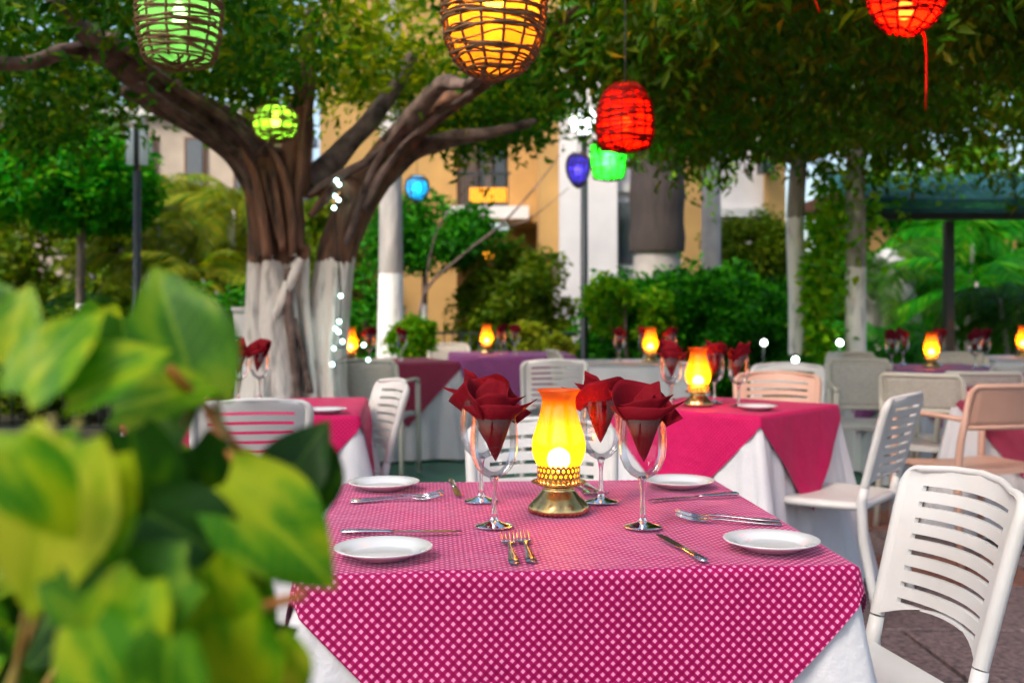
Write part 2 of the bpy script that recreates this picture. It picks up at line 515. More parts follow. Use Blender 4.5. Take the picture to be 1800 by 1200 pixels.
M['lime_leaf'] = leaf_mat('lime_leaf', [(0.04, 0.24, 0.003), (0.11, 0.40, 0.004), (0.22, 0.48, 0.006), (0.38, 0.50, 0.01)], 0.45)
M['yellow_leaf'] = leaf_mat('yellow_leaf', [(0.18, 0.28, 0.015), (0.30, 0.38, 0.02), (0.42, 0.42, 0.03)], 0.45)
M['palm_leaf'] = leaf_mat('palm_leaf', [(0.014, 0.10, 0.003), (0.035, 0.15, 0.004), (0.10, 0.22, 0.006)], 0.4)
M['gold_palm_leaf'] = leaf_mat('golden_palm_leaf', [(0.06, 0.14, 0.003), (0.15, 0.22, 0.005), (0.30, 0.28, 0.008), (0.04, 0.16, 0.004)], 0.4)

# ------------------------------------------------------------------ foliage makers
def leaf_cloud(name, pts, size, mat, parent=None, droop=0.35, width=0.42, fold=0.18, loc=(0, 0, 0), up=0.0):
    """one small folded blade per point"""
    n = len(pts)
    pts = np.asarray(pts, dtype=np.float64)
    L = (size * rng.uniform(0.5, 1.45, n))[:, None] if np.isscalar(size) else np.asarray(size)[:, None]
    dr = rng.normal(size=(n, 3)); dr[:, 2] = dr[:, 2] * 0.6 - droop + up
    dr /= np.linalg.norm(dr, axis=1)[:, None]
    nr = rng.normal(size=(n, 3)); nr[:, 2] += 0.8
    sd = np.cross(dr, nr); sd /= (np.linalg.norm(sd, axis=1)[:, None] + 1e-9)
    nn = np.cross(sd, dr)
    b = pts; t = pts + dr * L
    l = pts + dr * L * 0.45 + sd * L * width * 0.5 + nn * L * fold
    r = pts + dr * L * 0.45 - sd * L * width * 0.5 + nn * L * fold
    v = np.stack([b, l, t, r], 1).reshape(-1, 3)
    base = (np.arange(n) * 4)[:, None]
    f = np.concatenate([base + [0, 2, 1], base + [0, 3, 2]], 1).reshape(-1)
    me = bpy.data.meshes.new(name)
    me.vertices.add(n * 4); me.vertices.foreach_set('co', v.reshape(-1))
    me.loops.add(n * 6); me.loops.foreach_set('vertex_index', f.astype(np.int32))
    me.polygons.add(n * 2)
    me.polygons.foreach_set('loop_start', np.arange(0, n * 6, 3, dtype=np.int32))
    me.update(calc_edges=True)
    return link(name, me, mat, parent, loc)

def lobes(c, rad, k, lobe_r, n, flat_bottom=None, seed=0):
    """leaf points on the shells of many small lobes packed in an ellipsoid"""
    g = np.random.default_rng(seed)
    cen = g.normal(size=(k, 3)); cen /= np.linalg.norm(cen, axis=1)[:, None]
    cen *= (g.uniform(0.25, 1.0, k) ** 0.5)[:, None]
    cen = cen * np.array(rad)
    lr = lobe_r * g.uniform(0.6, 1.3, k)
    idx = g.integers(0, k, n)
    dv = g.normal(size=(n, 3)); dv /= np.linalg.norm(dv, axis=1)[:, None]
    p = cen[idx] + dv * (lr[idx] * g.uniform(0.55, 1.05, n))[:, None]
    if flat_bottom is not None:
        p = p[p[:, 2] > flat_bottom]
    return p + np.array(c)

# ------------------------------------------------------------------ setting: ground
def sheet(name, x0, x1, y0, y1, z, mat, kind='structure'):
    b = MB(); b.add([(x0, y0, z), (x1, y0, z), (x1, y1, z), (x0, y1, z)], [(0, 1, 2, 3)])
    o = b.build(name, mat, smooth=False)
    o['kind'] = kind
    return o

sheet('ground', -150, 150, -100, 250, -0.03, M['earth'])
pav = sheet('stone_pavement', -3.6, 5.4, -1.5, 6.72, -0.018, M['mortar'])
gf = sheet('green_floor', -3.6, 5.4, 6.72, 11.6, -0.006, M['green_surface'])
# flagstones with real joints, uneven heights
rows = []
y = 1.2
k = 0
while y < 6.6:
    dy = random.uniform(0.5, 0.68)
    y1 = min(y + dy, 6.7)
    xx = -3.5 + random.uniform(-0.3, 0.2)
    while xx < 5.3:
        dx = random.uniform(0.55, 1.0)
        j = 0.011
        z = random.uniform(-0.003, 0.004)
        band = random.random() < 0.16
        q = [(xx + j, y + j), (xx + dx - j, y + j), (xx + dx - j, y1 - j), (xx + j, y1 - j)]
        q = [(a + random.uniform(-.012, .012), b + random.uniform(-.012, .012)) for a, b in q]
        cx = sum(a for a, b in q) / 4; cy = sum(b for a, b in q) / 4
        ins = [(cx + (a - cx) * 0.985, cy + (b - cy) * 0.985) for a, b in q]
        b_ = MB()
        b_.add([(a, b, -0.022) for a, b in q] + [(a, b, z - 0.006) for a, b in q] + [(a, b, z) for a, b in ins],
               [(0, 1, 5, 4), (1, 2, 6, 5), (2, 3, 7, 6), (3, 0, 4, 7), (4, 5, 9, 8), (5, 6, 10, 9), (6, 7, 11, 10), (7, 4, 8, 11), (8, 9, 10, 11)])
        b_.build('paving_slab', M['slab_red'] if band else M['slab'], pav, smooth=False)
        xx += dx
    y = y1
# a narrow band of red stones crossing the paving by the chair
# ------------------------------------------------------------------ buildings
def part_box(name, mat, parent, lo, hi):
    b = MB(); b.box(lo, hi)
    return b.build(name, mat, parent, smooth=False)

def hotel():
    Y0 = 18.0
    t = empty('hotel_building', (0, Y0, 0))
    tag(t, 'ochre hotel building with balcony and white floor slab behind the olive shrub', 'building')
    xa, xb, xc, xd = X(740, 18), X(803, 18), X(893, 18), X(952, 18)
    # ground storey wall, piers, upper wall round the recess
    part_box('wall', M['ochre_wall'], t, (-3.2, 0, 0), (xb, 4, 7))
    part_box('wall', M['ochre_wall'], t, (xc, 0, 2.6), (xd + 1.2, 4, 7))
    part_box('wall', M['ochre_wall'], t, (xb, 0.003, 4.5), (xc, 3.99, 6.99))
    part_box('back_wall', M['white_wall'], t, (xb, 1.3, 2.75), (xc, 1.5, 4.5))
    part_box('back_wall', M['ochre_wall'], t, (xb, 1.6, 0), (xd + 1.2, 1.8, 2.6))
    w = part_box('window', M['brown_wood'], t, (xb + .30, 1.22, 2.78), (xc - .02, 1.297, 4.3))
    for i in range(2):
        x0 = xb + .36 + i * 0.25
        part_box('pane', M['window_glass'], w, (x0, 1.19, 2.86), (x0 + .2, 1.217, 4.24))
    part_box('curtain', M['curtain'], t, (xb + .42, 1.10, 2.78), (xb + .56, 1.14, 4.3))
    slab = part_box('balcony_slab', M['white_wall'], t, (xb - .16, -0.9, 2.60), (X(928, 18), 0.0, 2.80))
    rail = part_box('handrail', M['dark_iron'], t, (xb + .02, -0.86, 3.30), (xc + .05, -0.82, 3.34))
    n = 18
    for i in range(n):
        x = xb + .04 + (xc - xb) * i / n
        part_box('baluster', M['dark_iron'], t, (x, -0.85, 2.803), (x + .018, -0.83, 3.297))
    # glowing box stands in for the lamplit soffit, warm globe lamps below the slab
    part_box('lit_soffit', emit('soffit_glow', (1.0, 0.36, 0.02), 1.1), t, (xb + .24, -0.6, 2.90), (xc - .02, -0.45, 3.12))
    return t
hotel()
for (u, v, r, lab) in ((826, 398, .085, 'round amber lamp glowing just under the hotel balcony slab'),
                       (858, 447, .085, 'round orange lamp glowing beside the olive shrub, lower of two'),
                       (822, 425, .075, 'round orange lamp glowing below the topmost balcony lamp')):
    c = W(u, v, 17.4)
    t = empty('wall_lamp', (c.x, c.y, c.z))
    tag(t, lab, 'lamp', 'amber lamps under the hotel balcony')
    b = MB(); b.lathe([(r * math.sin(PI * i / 8), -r * math.cos(PI * i / 8)) for i in range(9)], 14)
    b.build('globe', emit('amber_globe', (1.0, 0.36, 0.02), 1.6), t)
    b = MB(); b.tube([(0, 0, r), (0, 0.0, 2.7 - c.z + .0 if 2.7 > c.z + r + .05 else r + .1)], .012, 6)
    b.build('hanger', M['dark_iron'], t)

t = empty('white_annex', (0, 15.5, 0))
tag(t, 'white rendered building wing with a dark window behind the lamp post', 'building')
xa, xb = X(985, 15.5), X(1360, 15.5)
part_box('wall', M['white_wall'], t, (xa, 0, 0), (X(1085, 15.5), 3.0, 6))
part_box('wall', M['white_wall'], t, (X(1085, 15.5), 0.35, 0), (xb, 2.99, 5.99))
part_box('side_wall', M['ochre_wall'], t, (xa - .28, 0.5, 2.0), (xa - .003, 2.9, 5.9))
w = part_box('window', M['white_wall'], t, (X(1086, 15.5), 0.24, 1.75), (X(1120, 15.5), 0.347, 2.85))
part_box('pane', M['window_glass'], w, (X(1090, 15.5), 0.215, 1.82), (X(1116, 15.5), 0.237, 2.72))
part_box('lintel', M['stone_white'], t, (X(1078, 15.5), 0.15, 2.86), (X(1125, 15.5), 0.345, 2.99))
part_box('cornice', M['stone_white'], t, (X(1268, 15.5), 0.10, 2.50), (X(1352, 15.5), 0.347, 2.62))
part_box('pilaster', M['ochre_wall'], t, (X(1352, 15.5), 0.1, 0), (X(1384, 15.5), 2.9, 5.9))
part_box('pilaster', M['ochre_wall'], t, (X(1204, 15.5), 0.1, 0), (X(1236, 15.5), 0.347, 5.9))
part_box('eave', M['dark_iron'], t, (X(1333, 15.5), -0.2, 3.1), (X(1356, 15.5), 0.095, 3.3))

t = empty('pink_villa', (0, 21, 0))
tag(t, 'pale pink villa wall behind the golden palms beside the trimmed green tree', 'building')
part_box('wall', M['pink_wall'], t, (-13.5, 0, 0), (-4.6, 4, 4.9))
for i in range(4):
    x0 = -12.4 + i * 2.1
    w = part_box('window', M['white_wall'], t, (x0, -0.06, 1.2), (x0 + .9, -0.003, 2.7))
    part_box('pane', M['window_glass'], w, (x0 + .08, -0.09, 1.28), (x0 + .82, -0.063, 2.62))
for i in range(5):
    x0 = -9.2 + i * .95
    w = part_box('window', M['brown_wood'], t, (x0, -0.06, 3.25), (x0 + .42, -0.003, 4.5))
    part_box('pane', M['window_glass'], w, (x0 + .06, -0.09, 3.31), (x0 + .36, -0.063, 4.44))
part_box('cornice', M['stone_white'], t, (-13.6, -0.2, 4.903), (-4.5, 4.1, 5.1))
part_box('string_course', M['stone_white'], t, (-13.55, -0.12, 2.95), (-4.55, -0.003, 3.1))

t = empty('orange_cottage', (0, 17, 0))
tag(t, 'low orange walled cottage glimpsed behind the broad palms and pergola post', 'building')
part_box('wall', M['ochre_wall'], t, (5.6, 0, 0), (12, 3, 2.9))
part_box('roof', M['roof_tile'], t, (5.3, -0.4, 2.903), (12.3, 3.3, 3.1))
w = part_box('window', M['white_wall'], t, (7.2, -0.06, 0.9), (8.0, -0.003, 2.1))
part_box('pane', M['window_glass'], w, (7.28, -0.09, 0.98), (7.92, -0.063, 2.02))
# pale rockery between the palm trunk and the broad leaves
for i, (u, v, Y, r, lab) in enumerate(((1555, 580, 11.2, .28, 'white boulder beside the foot of the whitewashed palm trunk'),
                                       (1560, 515, 13.5, .40, 'pale arched rock between the palm trunk and the pergola post'))):
    b = MB()
    def mod(a, z, i): return 1 + .14 * math.sin(3 * a + z * 9) + .08 * math.sin(7 * a)
    b.lathe([(r * math.sin(PI * k / 10) , r * 1.2 * (1 - math.cos(PI * k / 10)) ) for k in range(11)], 16, mod=mod)
    o = b.build('boulder', M['stone_white'], loc=(X(u, Y), Y, -0.05 if i == 0 else .75))
    tag(o, lab, 'rock')
    if i == 1: o.location.z = 0; o.scale = (1, 1, 2.0)

# pergola with ribbed teal roof
t = empty('pergola', (0, 0, 0))
tag(t, 'teal ribbed metal pergola roof on a slim dark post beside the palms', 'pergola')
b = MB()
nr = 64
x0, x1, ya, yb = 3.05, 7.4, 9.7, 10.8
def roof(u, v):
    x = x0 + (x1 - x0) * u
    return (x, ya + (yb - ya) * v, 2.13 + 0.38 * v + .018 * math.sin(u * nr * PI))
b.grid(roof, nr * 2, 3)
o = b.build('roof_sheet', M['teal_metal'], t); refine(o, solid=.008)
for i in range(5):
    z = 2.02 + i * .026
    part_box('fascia_slat', M['teal_metal'], t, (x0 - .02, ya - .05 - i * .006, z), (x1, ya - .03 - i * .006, z + .02))
part_box('beam', M['dark_iron'], t, (x0, ya - .02, 1.96), (x1, ya + .06, 2.06))
part_box('post', M['dark_iron'], t, (X(1663, 9.8), ya + .1, 0), (X(1678, 9.8), ya + .178, 1.957))
part_box('post', M['dark_iron'], t, (x0 + .3, yb - .2, 0), (x0 + .38, yb - .12, 2.36))
part_box('post', M['dark_iron'], t, (7.2, ya + .1, 0), (7.28, ya + .178, 1.957))

# iron fences
def fence(x0, x1, Y, lab, n, loops):
    t = empty('iron_fence', ((x0 + x1) / 2, Y, 0))
    tag(t, lab, 'fence')
    h = (x1 - x0) / 2
    part_box('top_rail', M['dark_iron'], t, (-h, -.014, .885), (h, .014, .91))
    part_box('bottom_rail', M['dark_iron'], t, (-h, -.012, .10), (h, .012, .125))
    bm = MB(); bm.tube([(0, 0, .125), (0, 0, .885)], .008, 6)
    me = bm.mesh('baluster')
    sh = None
    for i in range(n + 1):
        o = link('baluster', me, M['dark_iron'], t, (-h + .01 + (2 * h - .02) * i / n, 0, 0))
    if loops:
        bm = MB(); w = h / n * 1.9
        bm.tube([(w * math.cos(a) , 0, .70 + .17 * math.sin(a)) for a in [PI * k / 10 for k in range(11)]], .007, 6)
        me = bm.mesh('scroll')
        for i in range(1, n, 2):
            link('scroll', me, M['dark_iron'], t, (-h + .01 + (2 * h - .02) * i / n, 0.02, 0))
fence(-4.9, -1.95, 9.6, 'black iron fence with scrolled tops behind the leafy foreground plant', 26, True)
fence(-0.95, 1.0, 11.9, 'black iron railing behind the purple table and olive shrub', 20, False)

# ------------------------------------------------------------------ trees
def spline(pts, n):
    """Catmull-Rom through (point, radius) pairs"""
    out = []
    m = len(pts)
    for i in range(m - 1):
        p0, p1, p2, p3 = pts[max(i - 1, 0)], pts[i], pts[i + 1], pts[min(i + 2, m - 1)]
        for k in range(n):
            t = k / n
            def cr(a, b, c, d): return 0.5 * ((2 * b) + (-a + c) * t + (2 * a - 5 * b + 4 * c - d) * t * t + (-a + 3 * b - 3 * c + d) * t ** 3)
            out.append(tuple(cr(p0[j], p1[j], p2[j], p3[j]) for j in range(4)))
    out.append(pts[-1])
    return out

def limb_pts(px):
    """(u, v, Y, radius px) -> spline of places and radii"""
    q = []
    for (u, v, Y, r) in px:
        p = W(u, v, Y)
        q.append((p.x, p.y, p.z, r / F * Y))
    return q

def knobbly(seed, amp=.16):
    r = random.Random(seed)
    ph = [r.uniform(0, 6.28) for _ in range(6)]
    def f(t, a):
        return 1 + amp * (.5 * math.sin(3 * a + ph[0] + t * 5) + .35 * math.sin(5 * a + ph[1] - t * 9) + .3 * math.sin(8 * a + ph[2] + t * 4) + .35 * math.sin(t * 23 + ph[3]) * math.sin(a + ph[4]))
    return f

def limb(name, px, mat, parent, seed, n=14, amp=.16, steps=6, raw=False):
    pts = spline(limb_pts(px) if not raw else px, steps)
    b = MB()
    b.tube([p[:3] for p in pts], [p[3] for p in pts], n, wob=knobbly(seed, amp))
    return b.build(name, mat, parent)

ZB = 857   # ground row at 7 m
ficus = empty('ficus_tree', (0, 0, 0))
tag(ficus, 'broad twin-stemmed ficus with whitewashed trunk and spreading limbs over the tables', 'tree')
limb('trunk', [(492, ZB + 8, 7.0, 130), (490, 800, 7.0, 92), (486, 690, 7.0, 60), (486, 560, 7.0, 51), (484, 450, 7.0, 48), (480, 370, 7.0, 46), (472, 310, 7.0, 42), (468, 262, 6.95, 30)], M['ficus_bark'], ficus, 1, 36, .17, 12)
limb('trunk', [(578, ZB + 8, 7.05, 80), (576, 800, 7.05, 54), (572, 690, 7.05, 40), (578, 560, 7.05, 36), (594, 450, 7.05, 33), (625, 370, 7.05, 31), (665, 300, 7.05, 31), (705, 245, 7.0, 28), (760, 195, 6.9, 26), (835, 150, 6.7, 17), (930, 90, 6.4, 12), (1080, -40, 6.0, 8)], M['ficus_bark'], ficus, 2, 28, .17, 10)
limb('limb', [(474, 335, 7.0, 38), (430, 268, 6.9, 34), (370, 215, 6.7, 27), (300, 172, 6.45, 24), (235, 125, 6.2, 23), (190, 85, 6.0, 20), (150, 55, 5.8, 15), (90, 0, 5.5, 12)], M['limb_bark'], ficus, 3, 22, .34, 9)
limb('limb', [(215, 108, 6.15, 20), (160, 88, 6.0, 18), (110, 92, 5.9, 15), (60, 108, 5.8, 13), (0, 112, 5.7, 12), (-120, 90, 5.5, 10)], M['limb_bark'], ficus, 4, 12, .2)
limb('limb', [(455, 275, 6.95, 30), (400, 205, 6.9, 17), (330, 165, 6.8, 13), (260, 110, 6.7, 11), (200, 60, 6.6, 8)], M['limb_bark'], ficus, 14, 10, .2)
limb('limb', [(400, 245, 6.9, 26), (330, 215, 6.7, 18), (255, 175, 6.5, 14), (215, 160, 6.4, 10)], M['limb_bark'], ficus, 15, 10, .2)
limb('limb', [(505, 340, 7.05, 34), (522, 260, 7.05, 27), (532, 190, 7.05, 20), (540, 110, 7.0, 15), (552, 10, 6.9, 11)], M['ficus_bark'], ficus, 5, 14, .18)
limb('limb', [(545, 330, 7.15, 26), (585, 285, 7.2, 21), (640, 225, 7.3, 17), (690, 160, 7.4, 13), (730, 90, 7.5, 10)], M['limb_bark'], ficus, 6, 12, .18)
limb('limb', [(640, 345, 7.0, 24), (600, 320, 6.95, 15), (575, 345, 6.9, 10), (545, 380, 6.85, 6)], M['ficus_bark'], ficus, 7, 10, .2)
limb('limb', [(655, 320, 7.05, 26), (720, 268, 7.1, 18), (790, 245, 7.2, 14), (860, 235, 7.3, 10), (940, 215, 7.5, 7)], M['limb_bark'], ficus, 8, 12, .18)
limb('limb', [(700, 250, 7.0, 26), (720, 215, 6.8, 18), (775, 150, 6.5, 14), (820, 150, 6.2, 10), (860, 120, 5.9, 7)], M['limb_bark'], ficus, 9, 12, .25)
# reaching limbs over the near tables, they carry the hanging lanterns
for i, (p, q) in enumerate((((-2.2, 5.6, 2.75), (-1.05, 3.5, 3.25)), ((-0.3, 6.0, 2.9), (-0.05, 2.9, 3.3)), ((0.6, 6.1, 2.9), (1.3, 3.5, 3.2)))):
    mid = ((p[0] + q[0]) / 2, (p[1] + q[1]) / 2, max(p[2], q[2]) + .05)
    limb('limb', [(*p, .06), (*mid, .045), (*q, .03), (q[0] * 1.05, q[1] - .5, q[2] + .1, .012)], M['limb_bark'], ficus, 30 + i, 8, .15, raw=True)
# aerial roots fused on the trunks
for i, px in enumerate(([(528, 455, 6.84, 9), (512, 490, 6.81, 10), (495, 530, 6.81, 9), (480, 570, 6.82, 8), (472, 640, 6.82, 7), (465, 730, 6.75, 8)],
                        [(505, 470, 6.81, 7), (508, 540, 6.80, 8), (514, 600, 6.81, 8), (520, 660, 6.83, 8), (530, 760, 6.80, 9)],
                        [(535, 430, 6.9, 10), (536, 520, 6.9, 9), (543, 600, 6.9, 8), (550, 700, 6.87, 8), (560, 790, 6.8, 10)],
                        [(450, 450, 6.85, 10), (448, 540, 6.83, 11), (456, 620, 6.81, 10), (462, 740, 6.75, 12)],
                        [(470, 255, 6.80, 7), (500, 310, 6.78, 8), (512, 380, 6.79, 7), (515, 450, 6.80, 7)],
                        [(460, 300, 6.78, 7), (475, 350, 6.77, 8), (492, 420, 6.79, 7)],
                        [(590, 470, 6.92, 7), (585, 560, 6.91, 7), (580, 640, 6.90, 7), (590, 760, 6.84, 9)],
                        [(515, 560, 6.82, 6), (530, 610, 6.82, 6), (545, 690, 6.84, 6)])):
    limb('aerial_root', px, M['limb_bark'] if i in (1, 7) else M['ficus_bark'], ficus, 40 + i, 8, .2, 5)

for i, px in enumerate(([(448, 262, 6.72, 9), (390, 205, 6.55, 8), (320, 160, 6.35, 8), (250, 110, 6.1, 7), (190, 62, 5.85, 6)],
                        [(440, 290, 6.74, 9), (385, 246, 6.56, 8), (318, 200, 6.3, 7), (245, 148, 6.05, 6)],
                        [(640, 372, 6.85, 8), (672, 306, 6.84, 8), (715, 250, 6.8, 7), (768, 205, 6.7, 6), (830, 162, 6.55, 5)],
                        [(608, 430, 6.86, 7), (632, 366, 6.86, 7), (655, 300, 6.86, 7), (700, 228, 6.78, 6), (750, 176, 6.65, 5)],
                        [(470, 452, 6.78, 8), (462, 380, 6.76, 9), (450, 310, 6.74, 8), (420, 262, 6.68, 7)],
                        [(528, 440, 6.86, 8), (522, 370, 6.84, 9), (527, 300, 6.84, 8), (536, 210, 6.86, 6), (545, 120, 6.86, 4)],
                        [(497, 440, 6.78, 7), (488, 360, 6.77, 8), (478, 300, 6.78, 7)],
                        [(540, 345, 6.9, 8), (590, 312, 6.9, 8), (650, 280, 6.88, 7), (715, 225, 6.8, 6)])):
    limb('aerial_root', px, M['limb_bark'] if i in (0, 1, 2, 3, 7) else M['ficus_bark'], ficus, 80 + i, 8, .3, 6)

def slab_crown(x0, x1, y0f, y1f, zf, thick, dens, seed, per=95, rad=.27):
    """leaf points in clumps filling a wide flat-bottomed canopy; y0f, y1f, zf are functions of x (and y)"""
    g = np.random.default_rng(seed)
    area_n = int((x1 - x0) * 5.5 * dens)
    P = []
    for _ in range(area_n):
        x = g.uniform(x0, x1)
        ya, yb = y0f(x), y1f(x)
        y = g.uniform(ya, yb)
        if yb - ya <= 0 or g.uniform() > (yb - ya) / 5.5: continue
        z = zf(x, y) + .1 + abs(g.normal()) * thick
        n = int(per * g.uniform(.6, 1.4))
        q = g.normal(size=(n, 3)) * np.array([rad, rad, rad * .62]) * .62
        P.append(q + np.array([x, y, z]))
        if g.uniform() < .3:            # hanging sprig
            m = 16
            s = np.linspace(0, 1, m)[:, None]
            P.append(np.array([x, y, z]) + np.concatenate([g.normal(size=(m, 2)) * .045, -s * g.uniform(.15, .42) - .1], 1))
    return np.concatenate(P)

def zunder(x, y):
    return 2.44 + .07 * math.sin(x * 2.1 + 1) + .07 * math.sin(y * 2.7 + x) - (.05 if x > .8 else 0)
# left half of the crown, the middle with light put into its leaf colour and the dark right half are boughs of one tree group
pl = slab_crown(-6.8, -1.15, lambda x: 4.5, lambda x: (8.6 if x < -2.6 else 7.0) + .3 * math.sin(x * 3), zunder, .34, 19, 1)
leaf_cloud('crown', pl, .075, M['ficus_leaf'], ficus, droop=.5)
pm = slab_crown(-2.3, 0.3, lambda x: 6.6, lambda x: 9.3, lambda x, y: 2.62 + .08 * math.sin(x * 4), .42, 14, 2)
leaf_cloud('crown', pm, .08, M['ficus_leaf_lit'], ficus, droop=.3)
pc = slab_crown(-0.25, 1.7, lambda x: 5.6, lambda x: 9.2 if x < .35 or x > .95 else 7.1, lambda x, y: 2.5 + .07 * math.sin(x * 3 + y), .34, 14, 3)
leaf_cloud('crown', pc, .075, M['ficus_leaf'], ficus, droop=.5)

ph_ = slab_crown(-.80, .22, lambda x: 8.0, lambda x: 9.4, lambda x, y: 2.44 + .08 * math.sin(x * 7), .14, 22, 9, per=70, rad=.2)
leaf_cloud('crown', ph_, .08, M['ficus_leaf'], ficus, droop=.7)
pn = slab_crown(-5.5, 5.5, lambda x: -1.5, lambda x: 4.0, lambda x, y: 2.95 + .1 * math.sin(x * 2 + y), .35, 4.5, 7, per=90, rad=.34)  # unseen layer of crown, added overhead to shade the near tables
leaf_cloud('crown', pn, .085, M['ficus_leaf'], ficus, droop=.4)

vine_tree = empty('vine_tree', (X(1400, 9.4), 9.4, 0))
tag(vine_tree, 'slender whitewashed tree wrapped in bright vines under a dark drooping canopy', 'tree')
bx0 = X(1400, 9.4)
limb('trunk', [(0, 0, -.02, .10), (0.0, 0, .4, .075), (.01, 0, 1.2, .08), (-.01, 0, 2.0, .075), (.05, -.3, 2.8, .07), (.3, -1.5, 3.3, .05)], M['pale_bark'], vine_tree, 60, 12, .12, raw=True)
for i, q in enumerate(((-1.2, -1.8, 3.0), (1.4, -2.0, 3.05), (1.8, .4, 2.95), (-1.6, .2, 2.95), (.2, -3.8, 3.1))):
    limb('limb', [(0, 0, 2.45, .05), (q[0] * .4, q[1] * .4, 2.7, .04), (q[0] * .8, q[1] * .8, 2.85, .032), (*q, .015)], M['limb_bark'], vine_tree, 61 + i, 8, .15, raw=True)
pr = slab_crown(0.5, 7.2, lambda x: 4.3, lambda x: (9.7 if x > .95 else 7.0) + .3 * math.sin(x * 2.3), lambda x, y: zunder(x, y) - .02, .32, 21, 4)
leaf_cloud('crown', pr - np.array([bx0, 9.4, 0]), .085, M['ficus_leaf_olive'], vine_tree, droop=1.0, width=.36)
pe = slab_crown(1.9, 6.8, lambda x: 9.6, lambda x: 11.0, lambda x, y: 2.36 + .1 * math.sin(x * 3), .12, 5.5, 8, per=60, rad=.22)  # brighter leaves paint the backlit rim along the canopy's far edge
leaf_cloud('crown', pe - np.array([bx0, 9.4, 0]), .08, M['lime_leaf'], vine_tree, droop=.9, width=.4)
g = np.random.default_rng(5)
n = 2400
tt = g.uniform(0, 1, n)
rr = np.abs(g.normal(size=(n, 3))) * (.07 + .14 * np.clip((tt - .45) * 2, 0, 1))[:, None]
pv = np.stack([.06 + rr[:, 0] * 1.7 + .10 * np.sin(tt * 9) * tt, g.normal(size=n) * .12 - .05, .1 + tt * 2.3], 1)
leaf_cloud('vine', pv, .085, M['lime_leaf'], vine_tree, droop=.5, width=.6)

def tree(name, lab, u, Y, mat_t, mat_l, zc, rad, nleaf, lsize, k=40, lr=.35, tr=.07, seed=1, flat=None, group=None):
    x = X(u, Y)
    t = empty(name, (x, Y, 0))
    tag(t, lab, 'tree', group)
    limb('trunk', [(0, 0, -.03, tr * 1.5), (0, 0, .5, tr), (.02, 0, zc - rad[2] * .5, tr * .8), (0, .02, zc, tr * .4)], mat_t, t, seed, 10, .12, raw=True)
    for i in range(5):
        a = i * 1.26 + seed
        limb('limb', [(0, 0, zc - rad[2] * .9, tr * .6), (rad[0] * .35 * math.cos(a), rad[1] * .35 * math.sin(a), zc - rad[2] * .2, tr * .4), (rad[0] * .7 * math.cos(a), rad[1] * .7 * math.sin(a), zc + rad[2] * .3, tr * .15)], M['limb_bark'], t, seed + i, 6, .1, raw=True)
    leaf_cloud('crown', lobes((0, 0, zc), rad, k, lr, nleaf, None if flat is None else flat, seed), lsize, mat_l, t, droop=.3)
    return t

tree('trimmed_tree', 'emerald green flat trimmed tree crown on a thin white trunk by the fence', 140, 12.0, M['slim_bark'], M['emerald_leaf'], 2.64, (.80, .8, .50), 30000, .09, 80, .30, .055, 21, -.62)
tree('trimmed_tree', 'emerald trimmed tree cut off by the picture edge behind the first', -70, 12.9, M['slim_bark'], M['emerald_leaf'], 2.75, (1.3, 1.0, .5), 14000, .09, 50, .32, .055, 22, -.62)
tree('dark_tree', 'dark leafy small tree below the cyan lantern beside the palm trunk', 745, 13.2, M['slim_bark'], M['bush_leaf'], 2.05, (.80, .5, .36), 12000, .085, 22, .26, .04, 23)
tree('trimmed_tree', 'dark olive trimmed tree between the pale building and the vine tree', 1325, 13.6, M['slim_bark'], M['olive_leaf'], 1.95, (.48, .45, .42), 12000, .07, 34, .2, .05, 24)

bt = empty('bare_tree', (X(742, 12.0), 12.0, 0))
tag(bt, 'thin bare leaning branches crossing before the ochre hotel wall', 'tree')
def rel(u, v): 
    p = W(u, v, 12.0); return (p.x - X(742, 12.0), random.uniform(-.1, .1), p.z)
limb('trunk', [(*rel(738, 890), 0.0250), (*rel(740, 640), 0.0200), (*rel(744, 520), 0.0175), (*rel(810, 450), 0.0150), (*rel(880, 395), 0.0125), (*rel(940, 330), 0.0090), (*rel(985, 270), 0.0050)], M['limb_bark'], bt, 95, 8, .15, raw=True)
limb('limb', [(*rel(870, 402), 0.0100), (*rel(930, 385), 0.0075), (*rel(1000, 330), 0.0045)], M['limb_bark'], bt, 96, 6, .15, raw=True)
limb('limb', [(*rel(744, 520), 0.0100), (*rel(770, 400), 0.0075), (*rel(830, 320), 0.0050), (*rel(860, 270), 0.0030)], M['limb_bark'], bt, 97, 6, .15, raw=True)

def bush(name, lab, u, Y, z, rad, mat, nleaf, lsize, k, lr, seed, group=None, droop=.3, up=0.0):
    t = empty(name, (X(u, Y), Y, 0))
    tag(t, lab, 'shrub', group)
    leaf_cloud('foliage', lobes((0, 0, z), rad, k, lr, nleaf, -z, seed), lsize, mat, t, droop=droop, width=.5, up=up)
    b = MB()
    for i in range(5):
        a = i * 1.3 + seed
        b.tube([(.04 * math.cos(a), .04 * math.sin(a), -.03), (rad[0] * .25 * math.cos(a), rad[1] * .25 * math.sin(a), z * .6), (rad[0] * .55 * math.cos(a), rad[1] * .55 * math.sin(a), z + rad[2] * .3)], [min(.025, rad[0] * .05), min(.02, rad[0] * .04), .005], 6)
    b.build('stem', M['limb_bark'], t)
    return t

